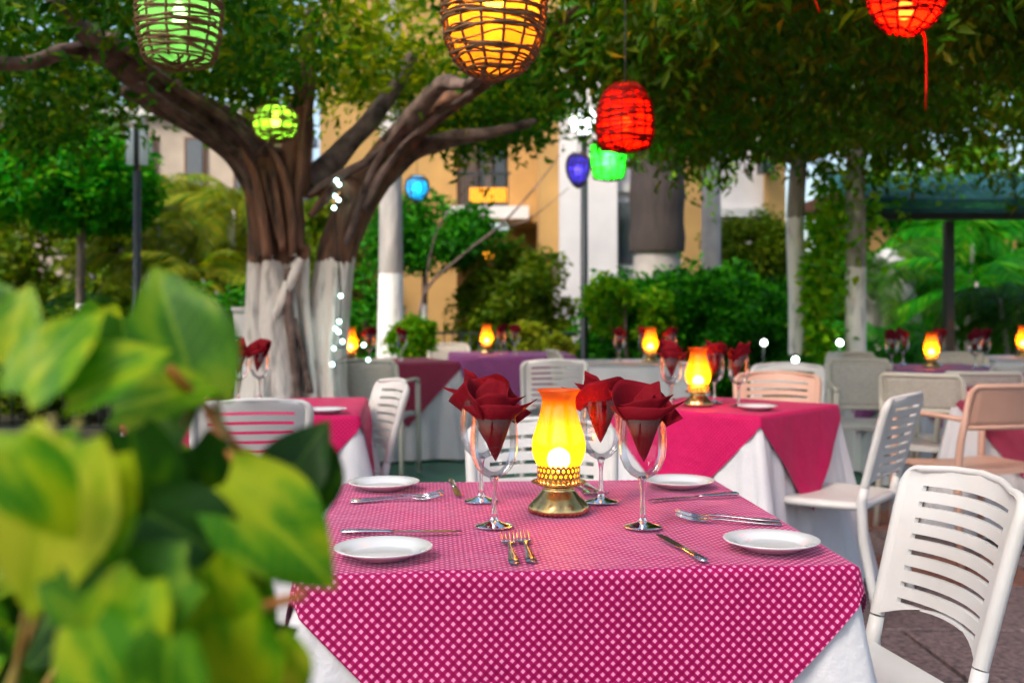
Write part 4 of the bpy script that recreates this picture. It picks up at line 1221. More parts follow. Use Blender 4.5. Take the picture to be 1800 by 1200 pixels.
# ------------------------------------------------------------------ chairs
def slat_chair():
    t = empty('slatted_chair')
    Wd, Z0, Z1 = .205, .495, .835
    SL = 8
    us = [-1.0, -.93, -.74, -.6, -.4, -.2, 0, .2, .4, .6, .74, .93, 1.0]
    ts = [0.0, .06]
    slots = []
    y0, y1 = .13, .86
    for i in range(SL):
        a = y0 + (y1 - y0) * i / (SL - 1)
        slots.append(len(ts)); ts += [a - .0175, a + .0175]
        if i < SL - 1: ts.append(a + (y1 - y0) / (SL - 1) / 2)
    ts += [.90, .93, .955, .975, .99, 1.0]
    def pos(u, tv, off):
        k = max(0, (tv - .88) / .12)
        w = Wd * (.93 + .07 * tv) * (1 - .20 * (1 - math.sqrt(max(0, 1 - k * k))))
        arch = .045 * (1 - u * u) * (1 - min(1, tv / .10)) if tv < .1 else 0
        z = Z0 + (Z1 - Z0) * tv + arch - .012 * u * u * tv
        lean = -.205 - .105 * (z - .45) / .39 - .03 * max(0, tv - .6) ** 2
        curve = -.045 * (1 - u * u) + .0
        return Vector((u * w, lean + curve + off, z))
    b = MB()
    nu, nv = len(us), len(ts)
    TH = .011
    idx = {}
    for s, off in ((0, 0.0), (1, -TH)):
        for j, tv in enumerate(ts):
            for i, u in enumerate(us):
                idx[s, j, i] = len(b.v); b.v.append(tuple(pos(u, tv, off)))
    def hole(j, i):
        return 0 <= j < nv - 1 and 0 <= i < nu - 1 and j in slots and 2 <= i <= nu - 4
    def cell(j, i):
        return 0 <= j < nv - 1 and 0 <= i < nu - 1 and not hole(j, i)
    fs = []
    for j in range(nv - 1):
        for i in range(nu - 1):
            if not cell(j, i): continue
            fs.append((idx[0, j, i], idx[0, j + 1, i], idx[0, j + 1, i + 1], idx[0, j, i + 1]))
            fs.append((idx[1, j, i], idx[1, j, i + 1], idx[1, j + 1, i + 1], idx[1, j + 1, i]))
            if not cell(j - 1, i): fs.append((idx[0, j, i], idx[0, j, i + 1], idx[1, j, i + 1], idx[1, j, i]))
            if not cell(j + 1, i): fs.append((idx[0, j + 1, i + 1], idx[0, j + 1, i], idx[1, j + 1, i], idx[1, j + 1, i + 1]))
            if not cell(j, i - 1): fs.append((idx[0, j + 1, i], idx[0, j, i], idx[1, j, i], idx[1, j + 1, i]))
            if not cell(j, i + 1): fs.append((idx[0, j, i + 1], idx[0, j + 1, i + 1], idx[1, j + 1, i + 1], idx[1, j, i + 1]))
    b.f = fs; b.m = [0] * len(fs)
    # rolled rim that runs up one side, over the top and down the other
    rim = []
    tvs = [0, .1, .2, .3, .4, .5, .6, .7, .8, .86, .90, .94, .965, .985, .996]
    for tv in tvs: rim.append(pos(-1, tv, -.012))
    for u in (-.93, -.8, -.5, 0, .5, .8, .93): rim.append(pos(u, 1.0, -.006))
    for tv in reversed(tvs): rim.append(pos(1, tv, -.012))
    nr_ = len(tvs)
    rr_ = [.0165] * (nr_ - 5) + [.0155, .014, .012, .010, .009] + [.008] * 7 + [.009, .010, .012, .014, .0155] + [.0165] * (nr_ - 5)
    b.tube(rim, rr_, 10)
    o = b.build('backrest', M['white_plastic'], t)
    smooth_by_angle(o, 50)
    # seat: dished panel with rolled front edge
    b = MB()
    def seat(u, v):
        x = (u * 2 - 1); yv = (v * 2 - 1)
        k = abs(x) ** 3.5
        w = .215 * (1 - .05 * yv * -1)
        yy = .215 * yv - .015 * abs(x) ** 4 * (1 if yv > 0 else 0)
        xx = w * x * (1 - .10 * abs(yv) ** 6)
        z = .436 - .012 * (1 - x * x) * (1 - yv * yv) - .020 * max(0, yv - .75) / .25 * max(0, yv - .75) / .25
        return (xx, yy, z)
    b.grid(seat, 16, 16)
    o = b.build('seat', M['white_plastic'], t); refine(o, solid=.016, off=-1); smooth_by_angle(o, 60)
    b = MB()
    rimp = [seat(u, 0) for u in (.0, .25, .5, .75, 1)] + [seat(1, v) for v in (.15, .3, .5, .7, .85)] + [seat(u, 1) for u in (1, .75, .5, .25, 0)] + [seat(0, v) for v in (.85, .7, .5, .3, .15, 0)]
    b.tube([(p[0], p[1], p[2] - .018) for p in rimp], .015, 8)
    b.build('seat_frame', M['white_plastic'], t)
    for s in (-1, 1):
        # rear leg carries the rim down to the floor
        p = pos(s, 0, -.012)
        b = MB(); b.tube([p + Vector((0, 0, -.004)), Vector((p.x * 1.0, -.217, .44)), Vector((p.x * 1.02, -.225, .30)), Vector((p.x * 1.06, -.262, .12)), Vector((p.x * 1.09, -.285, 0))], [.0168, .0185, .019, .017, .015], 10)
        b.build('leg', M['white_plastic'], t)
        b = MB(); b.tube([(s * .195, .188, .43), (s * .200, .196, .30), (s * .207, .208, .12), (s * .212, .215, 0)], [.019, .018, .016, .014], 10)
        b.build('leg', M['white_plastic'], t)
    return t

def arm_chair(zb=.63):
    t = empty('armchair')
    b = MB()
    def back(u, v):
        x = u * 2 - 1
        z = zb + (.815 - zb) * v
        return (.205 * x * (1 - .04 * v), -.21 - .10 * (z - .5) / .33 - .030 * (1 - x * x), z)
    b.grid(back, 8, 6)
    o = b.build('backrest', M['mesh_fabric'], t); refine(o, solid=.008)
    b = MB()
    rim = [back(0, v) for v in (0, .3, .6, .9)] + [back(u, 1) for u in (.04, .3, .5, .7, .96)] + [back(1, v) for v in (.9, .6, .3, 0)]
    b.tube(rim + [back(.7, 0), back(.5, 0), back(.3, 0), back(0, 0)], .013, 8)
    b.build('back_frame', M['cream_plastic'], t)
    b = MB()
    def seat(u, v):
        x = u * 2 - 1; y = v * 2 - 1
        return (.225 * x, .22 * y, .445 - .010 * (1 - x * x) - .018 * max(0, y - .7) / .3)
    b.grid(seat, 8, 8)
    o = b.build('seat', M['white_plastic'], t); refine(o, solid=.025, off=-1); smooth_by_angle(o)
    for s in (-1, 1):
        b = MB(); b.tube([(s * .20, -.288, .79), (s * .21, -.235, .56), (s * .22, -.225, .42), (s * .235, -.27, 0)], [.014, .017, .018, .015], 8)
        b.build('leg', M['cream_plastic'], t)
        b = MB(); b.tube([(s * .245, .205, .635), (s * .245, .212, .45), (s * .25, .225, 0)], [.017, .018, .015], 8)
        b.build('leg', M['cream_plastic'], t)
        b = MB(); b.tube([(s * .205, -.255, .665), (s * .235, -.10, .672), (s * .247, .10, .670), (s * .247, .185, .662), (s * .245, .208, .64)], .0175, 8, flat=.7)
        b.build('armrest', M['cream_plastic'], t)
    return t

def place(proto, first, top, facing, lab, group, tilt=.29):
    """put a chair so that the middle of its back's top edge stands at `top`, seat looking along `facing`"""
    dv = Vector((facing[0], facing[1])).normalized()
    o = proto if first else copy_tree(proto)
    o.location = (top[0] + dv.x * tilt, top[1] + dv.y * tilt, 0)
    o.rotation_euler = (0, 0, math.atan2(dv.y, dv.x) - PI / 2)
    tag(o, lab, 'chair', group)
    return o
SC = slat_chair(); AC = arm_chair(); AF = arm_chair(.50)
GS = 'white slatted garden chairs'
slats = [((.905, 2.21), (-.985, -.19), 'white slatted plastic chair drawn up close to the front table corner'),
         ((.085, 3.06), (0.02, -1), 'white slatted chair behind the glasses, facing over the front table'),
         ((-.565, 4.86), (-.90, -.42), 'white slatted chair with its back turned to the fluted skirts, by the ficus table'),
         ((-.93, 3.86), (-.2, .98), 'slatted chair seen from behind, just over the leaf tips at the ficus table'),
         ((1.47, 4.12), (-.80, .60), 'white slatted chair seen edge-on at the cornerwise table'),
         ((1.335, 5.45), (-.28, -.96), 'peach slatted chair behind the cornerwise table'),
         ((1.62, 6.35), (-.3, -.95), 'slatted chair peeping over the peach one'),
         ((2.36, 8.0), (-.95, .1), 'slatted chair seen side-on behind the cream armchair'),
         ((2.95, 6.15), (.55, .8), 'slatted chair near the picture edge at the violet table'),
         ((.27, 6.9), (-.05, 1), 'slatted chair with its back just behind the glass chimney of the front lamp'),
         ((-.85, 2.45), (.95, .05), 'white slatted chair at the front table hidden by the leafy plant')]
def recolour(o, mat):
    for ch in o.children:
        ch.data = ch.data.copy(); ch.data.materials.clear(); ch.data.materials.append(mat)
for i, (p, f, l) in enumerate(slats):
    o = place(SC, i == 0, p, f, l, GS)
    o.scale = (.97, .97, .975) if i == 0 else (1, 1, 1)
    if i == 5: recolour(o, M['peach_tone'])
GA = 'cream armchairs round the far tables'
arms = [((2.33, 7.25), (-.1, -1), 'cream mesh-backed armchair in front of the white palm trunk'),
        ((2.12, 5.6), (.55, .84), 'cream armchair seen from behind, its arm curving before the violet table'),
        ((2.50, 5.75), (.15, 1), 'cream armchair seen from behind, between two others at the violet table'),
        ((2.21, 4.80), (-.25, .97), 'peach tinted armchair at the picture edge by the white skirt'),
        ((-.97, 7.2), (.12, 1), 'cream armchair seen from behind at the dull red table'),
        ((-.62, 10.6), (.3, -1), 'pale armchair beyond the wide purple table'),
        ((2.62, 8.35), (.2, -1), 'white armchair beyond the violet table near the amber lamp'),
        ((3.45, 8.35), (-.2, -1), 'white armchair beyond the violet table, farther from the palm trunk'),
        ((.35, 8.9), (.95, .2), 'pale armchair between the purple and the plain white table')]
done = set()
for i, (p, f, l) in enumerate(arms):
    pr_ = AF if i in (0, 4, 5, 6, 7, 8) else AC
    o = place(pr_, pr_.name not in done, p, f, l, GA); done.add(pr_.name)
    if i == 3: recolour(o, M['peach_tone'])

# ------------------------------------------------------------------ tableware
def plate_mesh():
    b = MB()
    b.lathe([(.0005, .006), (.046, .0055), (.052, .007), (.060, .012), (.078, .0178), (.0795, .0175), (.0792, .0158), (.062, .009), (.052, .003), (.044, .0), (.0005, .001)], 56)
    return b.mesh('side_plate')
PL = plate_mesh()
def plate(x, y, lab):
    o = link('side_plate', PL, M['porcelain']); o.location = (x, y, TOP + .003); tag(o, lab, 'plate', 'white side plates')
plate(-.285, 2.405, 'white side plate at the far corner beside the leaf tips')
plate(-.207, 1.742, 'white side plate at the near table edge, partly behind the leaves')
plate(.375, 2.43, 'white side plate at the far corner behind a glass')
plate(.432, 1.800, 'white side plate at the near corner towards the slatted chair')
plate(-1.07, 4.62, 'white side plate on the ficus table, over the chair back')
plate(-.72, 4.18, 'white side plate at the corner of the ficus table')
plate(.98, 4.32, 'white side plate on the cornerwise table before its amber lamp')

def goblet():
    t = empty('wine_glass')
    b = MB()
    b.lathe([(.0045, .088), (.010, .0895), (.022, .096), (.034, .109), (.0415, .128), (.0440, .148), (.0435, .170), (.0415, .192), (.0392, .213)], 40)
    b.build('bowl', M['bowl_glass'], t)
    b = MB()
    b.lathe([(.0388, .2125), (.0396, .2125), (.0396, .2138), (.0388, .2138)], 40, close=True); b.build('rim', M['stem_glass'], t)
    b = MB()
    b.lathe([(.0005, .0945), (.0075, .0925), (.0085, .089), (.0060, .080), (.0042, .065), (.0040, .045), (.0050, .025), (.0085, .0135), (.0005, .0125)], 20)
    b.build('stem', M['stem_glass'], t)
    b = MB()
    b.lathe([(.0005, .0125), (.009, .011), (.018, .0068), (.030, .0038), (.0350, .0028), (.0355, .0018), (.0345, .0008), (.0005, .0006)], 40)
    b.build('foot', M['stem_glass'], t)
    return t

def napkin_mesh(seed, full=True):
    """square napkin pinched to a point inside the bowl, its folded corners spreading above the rim"""
    r = random.Random(seed)
    b = MB()
    n = 56
    ph = r.uniform(0, 6.28)
    tip = Vector((r.uniform(-.006, .006), -.012, .122))
    def j(v, k=.12): return v * (1 + r.uniform(-k, k))
    # gathered cone inside the bowl
    L = []
    for tv in [0, .1, .25, .45, .65, .85, 1.0]:
        c = tip.lerp(Vector((0, 0, .209)), tv)
        L.append([c + Vector((math.cos(2 * PI * i / n), math.sin(2 * PI * i / n), 0)) * (.0352 * tv ** .85 * (1 + .05 * math.sin(5 * 2 * PI * i / n + ph) + .03 * math.sin(9 * 2 * PI * i / n))) for i in range(n)])
    vs = [p for ring in L for p in ring]
    b.add(vs, [(q * n + i, q * n + (i + 1) % n, (q + 1) * n + (i + 1) % n, (q + 1) * n + i) for q in range(len(L) - 1) for i in range(n)])
    def sheet_fold(th, dl, r0, r1, zb, zt, rise_l, rise_r, out_l, out_r, lump, pleat, roll=0.0):
        """band of cloth round part of the rim; its two ends rise and stick out as points"""
        th, dl = R(th + r.uniform(-10, 10)), R(dl)
        zt, rise_l, rise_r, out_l, out_r = j(zt), j(rise_l), j(rise_r), j(out_l), j(out_r)
        wv = r.uniform(0, 6.28)
        def fn(u, t):
            sx = u * 2 - 1
            e = max(0, abs(sx) - .35) / .65
            rise, out = (rise_l, out_l) if sx < 0 else (rise_r, out_r)
            a = th + sx * dl
            fold = pleat * abs(math.sin(3.2 * sx + wv + t * .6))
            rr = r0 + (r1 - r0) * t + out * e * e * (.35 + .65 * t) + fold * t
            z = zb + zt * t * (1 - .55 * e) + rise * e ** 1.6 + lump * math.cos(2.3 * sx + wv) * t
            if roll: rr += roll * math.sin(PI * t); 
            return (rr * math.cos(a), rr * math.sin(a), z)
        b.grid(fn, 26, 6)
    sheet_fold(-82, 96, .0375, .041, .196, .030, .012, .026, .018, .042, .002, .0015, .004)   # cuff across the front
    sheet_fold(-88, 80, .0300, .034, .204, .036, .006, .020, .010, .020, .004, .003)
    sheet_fold(118, 112, .0350, .048, .200, .058, -.014, -.004, .022, .012, .010, .004)       # tall back fold
    sheet_fold(70, 70, .0200, .034, .205, .060, -.030, .004, .000, .016, .008, .005)
    sheet_fold(-30, 40, .0180, .026, .205, .042, -.016, .010, .000, .020, .006, .004)
    return b.mesh('folded_napkin')
NAPS = []
for s in range(4):
    o = link('folded_napkin', napkin_mesh(s + 3), M['napkin'])
    refine(o, solid=.0011); NAPS.append(o.data); bpy.data.objects.remove(o)
NAPS_D = []
for me in NAPS[:2]:
    m2 = me.copy(); m2.materials.clear(); m2.materials.append(M['napkin_dark']); NAPS_D.append(m2)

GLASS = goblet()
_first = [True]
def setting(x, y, lab, nap, i, rot=0.0, dark=False, s=1.0):
    o = GLASS if _first[0] else copy_tree(GLASS)
    _first[0] = False
    o.location = (x, y, TOP + .003); o.scale = (s, s, s)
    tag(o, lab, 'glass', 'stemmed glasses on the tables')
    nm = bpy.data.objects.new('folded_napkin', (NAPS_D if dark else NAPS)[i % (2 if dark else 4)]); C.objects.link(nm)
    nm.location = (x, y, TOP + .003); nm.rotation_euler = (0, 0, rot); nm.scale = (s, s, s)
    tag(nm, nap, 'napkin', 'folded napkins standing in glasses')
    return o

glass_a = setting(-.033, 1.985, 'clear stemmed glass in front of the lamp, nearer of the pair beside the forks', 'deep red napkin in the near glass beside the paired forks', 0, .2)
setting(-.064, 2.245, 'clear stemmed glass behind the one beside the forks', 'deep red napkin in the glass behind the one beside the forks', 1, 2.6)
glass_c = setting(.184, 2.235, 'clear stemmed glass just behind the brass lamp, farther of the chair-side pair', 'bright red napkin in the glass just behind the brass lamp', 2, 2.9)
setting(.239, 1.978, 'clear stemmed glass nearest the slatted chair side of the lamp', 'deep red napkin in the near glass on the chair side', 3, -.25)
for i, (x, y, l, nl) in enumerate((
        (.655, 4.45, 'glass on the cornerwise table peeping behind the front red napkins', 'red napkin on the cornerwise table behind the front napkins'),
        (.70, 4.80, 'glass standing behind the amber lamp of the cornerwise table', 'red napkin behind the amber lamp of the cornerwise table'),
        (.865, 4.62, 'glass just beside the amber lamp on the cornerwise table', 'red napkin just beside the amber lamp on the cornerwise table'),
        (.935, 4.46, 'glass nearest the peach chair on the cornerwise table', 'red napkin nearest the peach chair on the cornerwise table'),
        (-1.13, 4.84, 'glass before the ficus trunk beside the upright leaf', 'red napkin before the ficus trunk beside the upright leaf'),
        (-1.19, 4.70, 'glass close to the amber lamp on the ficus table', 'red napkin close to the amber lamp on the ficus table'),
        (-.87, 8.55, 'far glass before the lime shrub on the dull red table', 'far red napkin before the lime shrub'),
        (-1.10, 8.35, 'far glass beside the lamp on the dull red table', 'far red napkin beside the lamp on the dull red table'),
        (-.10, 9.95, 'far glass beside the lamp on the purple table', 'far red napkin beside the lamp on the purple table'),
        (.03, 9.85, 'far glass on the purple table by the yellow shrub', 'far red napkin on the purple table by the yellow shrub'),
        (.83, 8.35, 'far glass on the plain white table, on its own before the mound', 'far red napkin standing on its own before the mounded shrub'),
        (1.05, 8.62, 'far glass behind the lamp on the plain white table', 'far red napkin behind the lamp on the plain white table'),
        (1.24, 8.42, 'far glass on the plain white table nearest the round shrub', 'far red napkin on the plain white table towards the vine tree'))):
    setting(x, y, l, nl, i, i * 1.3)
for i, (x, y, l, nl) in enumerate((
        (2.60, 7.40, 'far glass nearest the cream armchair on the violet table', 'maroon napkin nearest the cream armchair on the violet table'),
        (2.84, 7.85, 'far glass directly behind the amber lamp on the violet table', 'maroon napkin directly behind the lamp on the violet table'),
        (3.06, 7.75, 'far glass beside the amber lamp on the violet table', 'maroon napkin beside the amber lamp on the violet table'),
        (3.15, 7.35, 'far glass near the front edge of the violet table', 'maroon napkin near the front edge of the violet table'),
        (3.32, 7.60, 'far glass at the end of the violet table by the picture edge', 'maroon napkin at the end of the violet table by the picture edge'))):
    setting(x, y, l, nl, i, i * 1.1, True)

# black script flourish printed on two of the front bowls
def flourish(parent, a0, z):
    b = MB()
    def on(a, zz):
        r_ = .0425 if zz > .135 else .0405
        return (r_ * math.sin(a) , -r_ * math.cos(a), zz)
    for seq in (((-.12, .006), (-.25, .010), (-.33, .004), (-.30, -.004), (-.18, -.004), (-.12, .001), (-.2, .002)),
                ((-.08, -.002), (0, .003), (.06, -.003), (.12, .002), (.2, -.001), (.34, .003)),
                ((-.16, .012), (.0, .010), (.16, .013), (.3, .010))):
        b.tube([on(a0 + a, z + q) for a, q in seq], .0005, 5)
    o = b.build('printed_flourish', M['ink'], parent)
flourish(glass_a, .12, .140)
flourish(glass_c, -.5, .150)

# ---- cutlery
def fork_mesh():
    b = MB()
    # handle: flat bar, wider at its end; neck; head with four tines curving up
    def bar(y, w, z, h): return [(-w, y, z), (w, y, z), (w, y, z + h), (-w, y, z + h)]
    secs = [bar(0, .004, .0005, .0016), bar(.004, .0088, .0003, .002), bar(.03, .0082, .0005, .0022), bar(.075, .0045, .0022, .0026), bar(.110, .0028, .004, .003), bar(.128, .0036, .0042, .0025), bar(.136, .0095, .0032, .0018), bar(.145, .0118, .0022, .0016), bar(.155, .0120, .0022, .0015)]
    vs = [p for s in secs for p in s]
    fs = [(0, 1, 2, 3)]
    for i in range(len(secs) - 1):
        for k in range(4):
            fs.append((i * 4 + k, i * 4 + (k + 1) % 4, (i + 1) * 4 + (k + 1) % 4, (i + 1) * 4 + k))
    e = (len(secs) - 1) * 4
    fs.append((e + 3, e + 2, e + 1, e))
    b.add(vs, fs)
    for k in range(4):
        x = -.0102 + k * .0068
        b.tube([(x, .1545, .003), (x, .168, .0042), (x, .183, .0078), (x * .97, .196, .0125)], [.0017, .0016, .0014, .0008], 6)
    return b.mesh('fork')
FK = fork_mesh()
def lay(o, x0, y0, x1, y1):
    o.location = (x0, y0, TOP + .003)
    o.rotation_euler = (0, 0, math.atan2(y1 - y0, x1 - x0) - PI / 2)
def fork(h, t, lab):
    o = link('fork', FK, M['steel']); lay(o, *h, *t); tag(o, lab, 'fork', 'steel forks on the front table')
fork((.004, 1.690), (-.010, 1.90), 'steel fork in front of the lamp, farther from the chair of the pair')
fork((.031, 1.700), (.016, 1.91), 'steel fork in front of the lamp, chair side of the pair')
fork((.505, 2.035), (.31, 2.085), 'steel fork beyond the near plate, upper of the pair')
fork((.500, 2.000), (.31, 2.045), 'steel fork just behind the near plate, lower of the pair')
fork((-.335, 2.235), (-.14, 2.275), 'steel fork by the far plate, pointing at the back glass')
fork((-.335, 2.255), (-.15, 2.315), 'steel fork by the far plate, upper of the pair')
fork((.140, 2.48), (.172, 2.28), 'steel fork behind the lamp, its tines by the back glass stem')
fork((.165, 2.48), (.197, 2.28), 'steel fork behind the lamp, chair side of the pair')
def knife_proto():
    t = empty('table_knife')
    b = MB(); b.tube([(0, 0, .005), (0, .006, .005), (0, .04, .0055), (0, .085, .005), (0, .098, .0045)], [.003, .0078, .0072, .0055, .0050], 10, flat=.55)
    b.build('handle', M['steel'], t)
    b = MB()
    def bar(y, a, c, h): return [(a, y, .003), (c, y, .003), (c, y, .003 + h), (a, y, .003 + h)]
    secs = [bar(.096, -.0045, .0045, .003), bar(.106, -.0060, .006, .0022), bar(.15, -.0078, .0072, .0018), bar(.19, -.0080, .0070, .0014), bar(.208, -.0070, .0045, .0012), bar(.217, -.0045, -.001, .001)]
    vs = [p for s in secs for p in s]; fs = [(0, 1, 2, 3)]
    for i in range(len(secs) - 1):
        for k in range(4): fs.append((i * 4 + k, i * 4 + (k + 1) % 4, (i + 1) * 4 + (k + 1) % 4, (i + 1) * 4 + k))
    e = (len(secs) - 1) * 4; fs.append((e + 3, e + 2, e + 1, e)); b.add(vs, fs)
    o = b.build('blade', M['steel'], t, smooth=False)
    return t
KN = knife_proto()
for i, (h, tp, lab) in enumerate((((.302, 1.690), (.258, 1.90), 'steel table knife in front of the chair-side glass'),
                                  ((.485, 2.315), (.28, 2.24), 'steel table knife below the far chair-side plate'),
                                  ((-.305, 1.915), (-.09, 1.925), 'steel table knife behind the near plate by the leaves'),
                                  ((-.142, 2.50), (-.112, 2.28), 'steel table knife pointing from the far edge at the back glass'))):
    o = KN if i == 0 else copy_tree(KN)
    lay(o, *h, *tp); tag(o, lab, 'knife', 'steel table knives on the front table')

# ---- oil lamps
def oil_lamp():
    t = empty('oil_lamp')
    def six(a, z, i):
        k = max(0, min(1, (.052 - z) / .03))
        return 1 + .07 * k * (abs(math.cos(3 * a + .5)) - .5)
    b = MB()
    b.lathe([(.0005, .0), (.056, .0), (.0585, .003), (.0590, .009), (.0575, .015), (.049, .026), (.040, .036), (.033, .046), (.030, .053), (.0315, .056), (.0005, .057)], 72, mod=six)
    b.build('base', M['pewter'], t)
    b = MB()
    b.lathe([(.0005, .0575), (.030, .0575), (.046, .0605), (.0535, .0645), (.0545, .0660), (.053, .0668), (.030, .0640), (.0005, .0635)], 56)
    b.build('tray', M['brass'], t)
    # pierced gallery: one diamond hole per cell, scalloped upper edge
    b = MB()
    n, rows, z0, ch, rg = 26, 3, .0645, .0115, .0415
    def P(a, z, r=rg): return (r * math.cos(a), r * math.sin(a), z)
    for j in range(rows):
        for i in range(n):
            a = 2 * PI * (i + .5 * (j % 2)) / n; da = PI / n; zc = z0 + ch * (j + .5)
            q = [P(a - da, zc - ch / 2), P(a, zc - ch / 2), P(a + da, zc - ch / 2), P(a + da, zc), P(a + da, zc + ch / 2), P(a, zc + ch / 2), P(a - da, zc + ch / 2), P(a - da, zc)]
            hs = [P(a - da * .55 * math.cos(.785), zc - ch * .30 * .7), P(a, zc - ch * .32), P(a + da * .55 * math.cos(.785), zc - ch * .30 * .7), P(a + da * .55, zc), P(a + da * .39, zc + ch * .21), P(a, zc + ch * .32), P(a - da * .39, zc + ch * .21), P(a - da * .55, zc)]
            b.add(q + hs, [(k, (k + 1) % 8, 8 + (k + 1) % 8, 8 + k) for k in range(8)])
    zt = z0 + ch * rows
    for i in range(n):
        a = 2 * PI * i / n; da = PI / n
        b.add([P(a - da, zt), P(a + da, zt), P(a + da * .7, zt + .003), P(a + da * .3, zt + .005), P(a - da * .3, zt + .005), P(a - da * .7, zt + .003)], [(0, 1, 2, 3, 4, 5)])
    o = b.build('gallery', M['brass'], t, smooth=False); refine(o, solid=.0012)
    b = MB()
    b.lathe([(.0375, .078), (.0390, .090), (.0420, .100), (.0490, .117), (.0525, .132), (.0530, .146), (.0505, .162), (.0450, .182), (.0385, .204), (.0340, .224), (.0325, .238), (.0340, .248), (.0385, .257), (.0425, .262)], 44)
    b.build('chimney', M['amber'], t)
    b = MB(); b.lathe([(.0420, .2612), (.0432, .2612), (.0432, .2628), (.0420, .2628)], 44, close=True); b.build('chimney_lip', M['amber'], t)
    b = MB()
    b.lathe([(.0005, .086), (.010, .089), (.0185, .097), (.0225, .107), (.0230, .116), (.0205, .126), (.0135, .134), (.006, .138), (.0005, .1395)], 20)
    b.build('flame', M['flame'], t)
    b = MB(); b.lathe([(.022, .066), (.022, .082), (.004, .085), (.0005, .085)], 18); b.build('burner', M['brass'], t)
    point('lamp_light', t, (0, 0, .116), (1.0, .62, .18), .42, .016)
    return t
LAMP = oil_lamp()
for i, (x, y, s, lab) in enumerate(((.092, 2.13, 1.0, 'brass oil lamp with amber glass chimney at the centre of the front table'),
                                    (.775, 4.50, 1.0, 'amber oil lamp on the cornerwise second table'),
                                    (-1.375, 4.85, 1.0, 'amber oil lamp beside the upright leaf on the ficus table'),
                                    (-1.25, 8.35, 1.1, 'amber oil lamp by the fairy lights on the dull red table'),
                                    (-.235, 10.0, 1.1, 'amber oil lamp on the wide purple table before the railing'),
                                    (1.07, 8.35, 1.1, 'amber oil lamp on the plain white table before the round shrub'),
                                    (2.93, 7.55, 1.0, 'amber oil lamp among maroon napkins on the violet table'),
                                    (4.33, 9.15, 1.1, 'amber oil lamp at the picture edge on the distant white table'))):
    o = LAMP if i == 0 else copy_tree(LAMP)
    o.location = (x, y, TOP + .003); o.scale = (s, s, s * .915); o.rotation_euler = (0, 0, i * .4 + .3)
    tag(o, lab, 'lamp', 'brass oil lamps with amber chimneys')

# ------------------------------------------------------------------ foreground pothos in its planter
def pothos_mat(name, c_green, c_dark, c_yellow, amount, trans=.42):
    m, nt, out = new_mat(name)
    tc = N(nt, 'ShaderNodeTexCoord'); oi = N(nt, 'ShaderNodeObjectInfo')
    ad = N(nt, 'ShaderNodeVectorMath', operation='ADD')
    sc_ = N(nt, 'ShaderNodeVectorMath', operation='SCALE'); sc_.inputs['Scale'].default_value = 37.0
    cb = N(nt, 'ShaderNodeCombineXYZ')
    nt.links.new(oi.outputs['Random'], cb.inputs[0]); nt.links.new(oi.outputs['Random'], cb.inputs[1])
    nt.links.new(cb.outputs[0], sc_.inputs[0])
    nt.links.new(tc.outputs['Object'], ad.inputs[0]); nt.links.new(sc_.outputs[0], ad.inputs[1])
    mp = N(nt, 'ShaderNodeMapping'); mp.inputs['Scale'].default_value = (1.6, .7, 1)
    nt.links.new(ad.outputs[0], mp.inputs[0])
    nz = N(nt, 'ShaderNodeTexNoise'); nz.inputs['Scale'].default_value = 2.2; nz.inputs['Detail'].default_value = 4
    nt.links.new(mp.outputs[0], nz.inputs['Vector'])
    f = ramp(nt, nz.outputs['Fac'], [(.56 - amount * .35, c_dark), (.60 - amount * .3, c_green), (.72 - amount * .3, c_yellow)])
    sp = N(nt, 'ShaderNodeSeparateXYZ'); nt.links.new(tc.outputs['Object'], sp.inputs[0])
    rib = math_n(nt, 'LESS_THAN', math_n(nt, 'ABSOLUTE', sp.outputs[0]), .016)
    c = mixc(nt, math_n(nt, 'MULTIPLY', rib, .5), f.outputs[0], tuple(min(1, x * 1.3) for x in c_yellow))
    vy = math_n(nt, 'SUBTRACT', sp.outputs[1], math_n(nt, 'MULTIPLY', math_n(nt, 'ABSOLUTE', sp.outputs[0]), .8))
    vn = math_n(nt, 'GREATER_THAN', math_n(nt, 'SINE', math_n(nt, 'MULTIPLY', vy, 55)), .93)
    c = mixc(nt, math_n(nt, 'MULTIPLY', vn, .28), c, c_yellow)
    b = N(nt, 'ShaderNodeBsdfPrincipled'); b.inputs['Roughness'].default_value = .45; b.inputs['Specular IOR Level'].default_value = .22
    nt.links.new(c, b.inputs['Base Color'])
    t = N(nt, 'ShaderNodeBsdfTranslucent')
    vm = N(nt, 'ShaderNodeVectorMath', operation='MULTIPLY'); vm.inputs[1].default_value = (1.25, 1.2, .5)
    nt.links.new(c, vm.inputs[0]); nt.links.new(vm.outputs[0], t.inputs[0])
    mx = N(nt, 'ShaderNodeMixShader'); mx.inputs[0].default_value = trans
    nt.links.new(b.outputs[0], mx.inputs[1]); nt.links.new(t.outputs[0], mx.inputs[2])
    nt.links.new(mx.outputs[0], out.inputs[0])
    return m
PM = {'g': pothos_mat('pothos_green', (.06, .20, .003), (.03, .13, .002), (.16, .28, .004), .3),
      'd': pothos_mat('pothos_dark', (.016, .085, .002), (.010, .055, .002), (.06, .15, .003), .1),
      'y': pothos_mat('pothos_variegated', (.12, .30, .003), (.05, .21, .002), (.32, .42, .006), .40),
      'p': pothos_mat('pothos_pale', (.28, .42, .010), (.15, .32, .005), (.48, .52, .03), .55)}
M['orange_stem'] = pbr('orange_stem', (.46, .15, .012), (.30, .09, .01), rough=.5, scale=30)
M['green_stem'] = pbr('green_stem', (.22, .22, .05), (.30, .14, .03), rough=.5, scale=20)

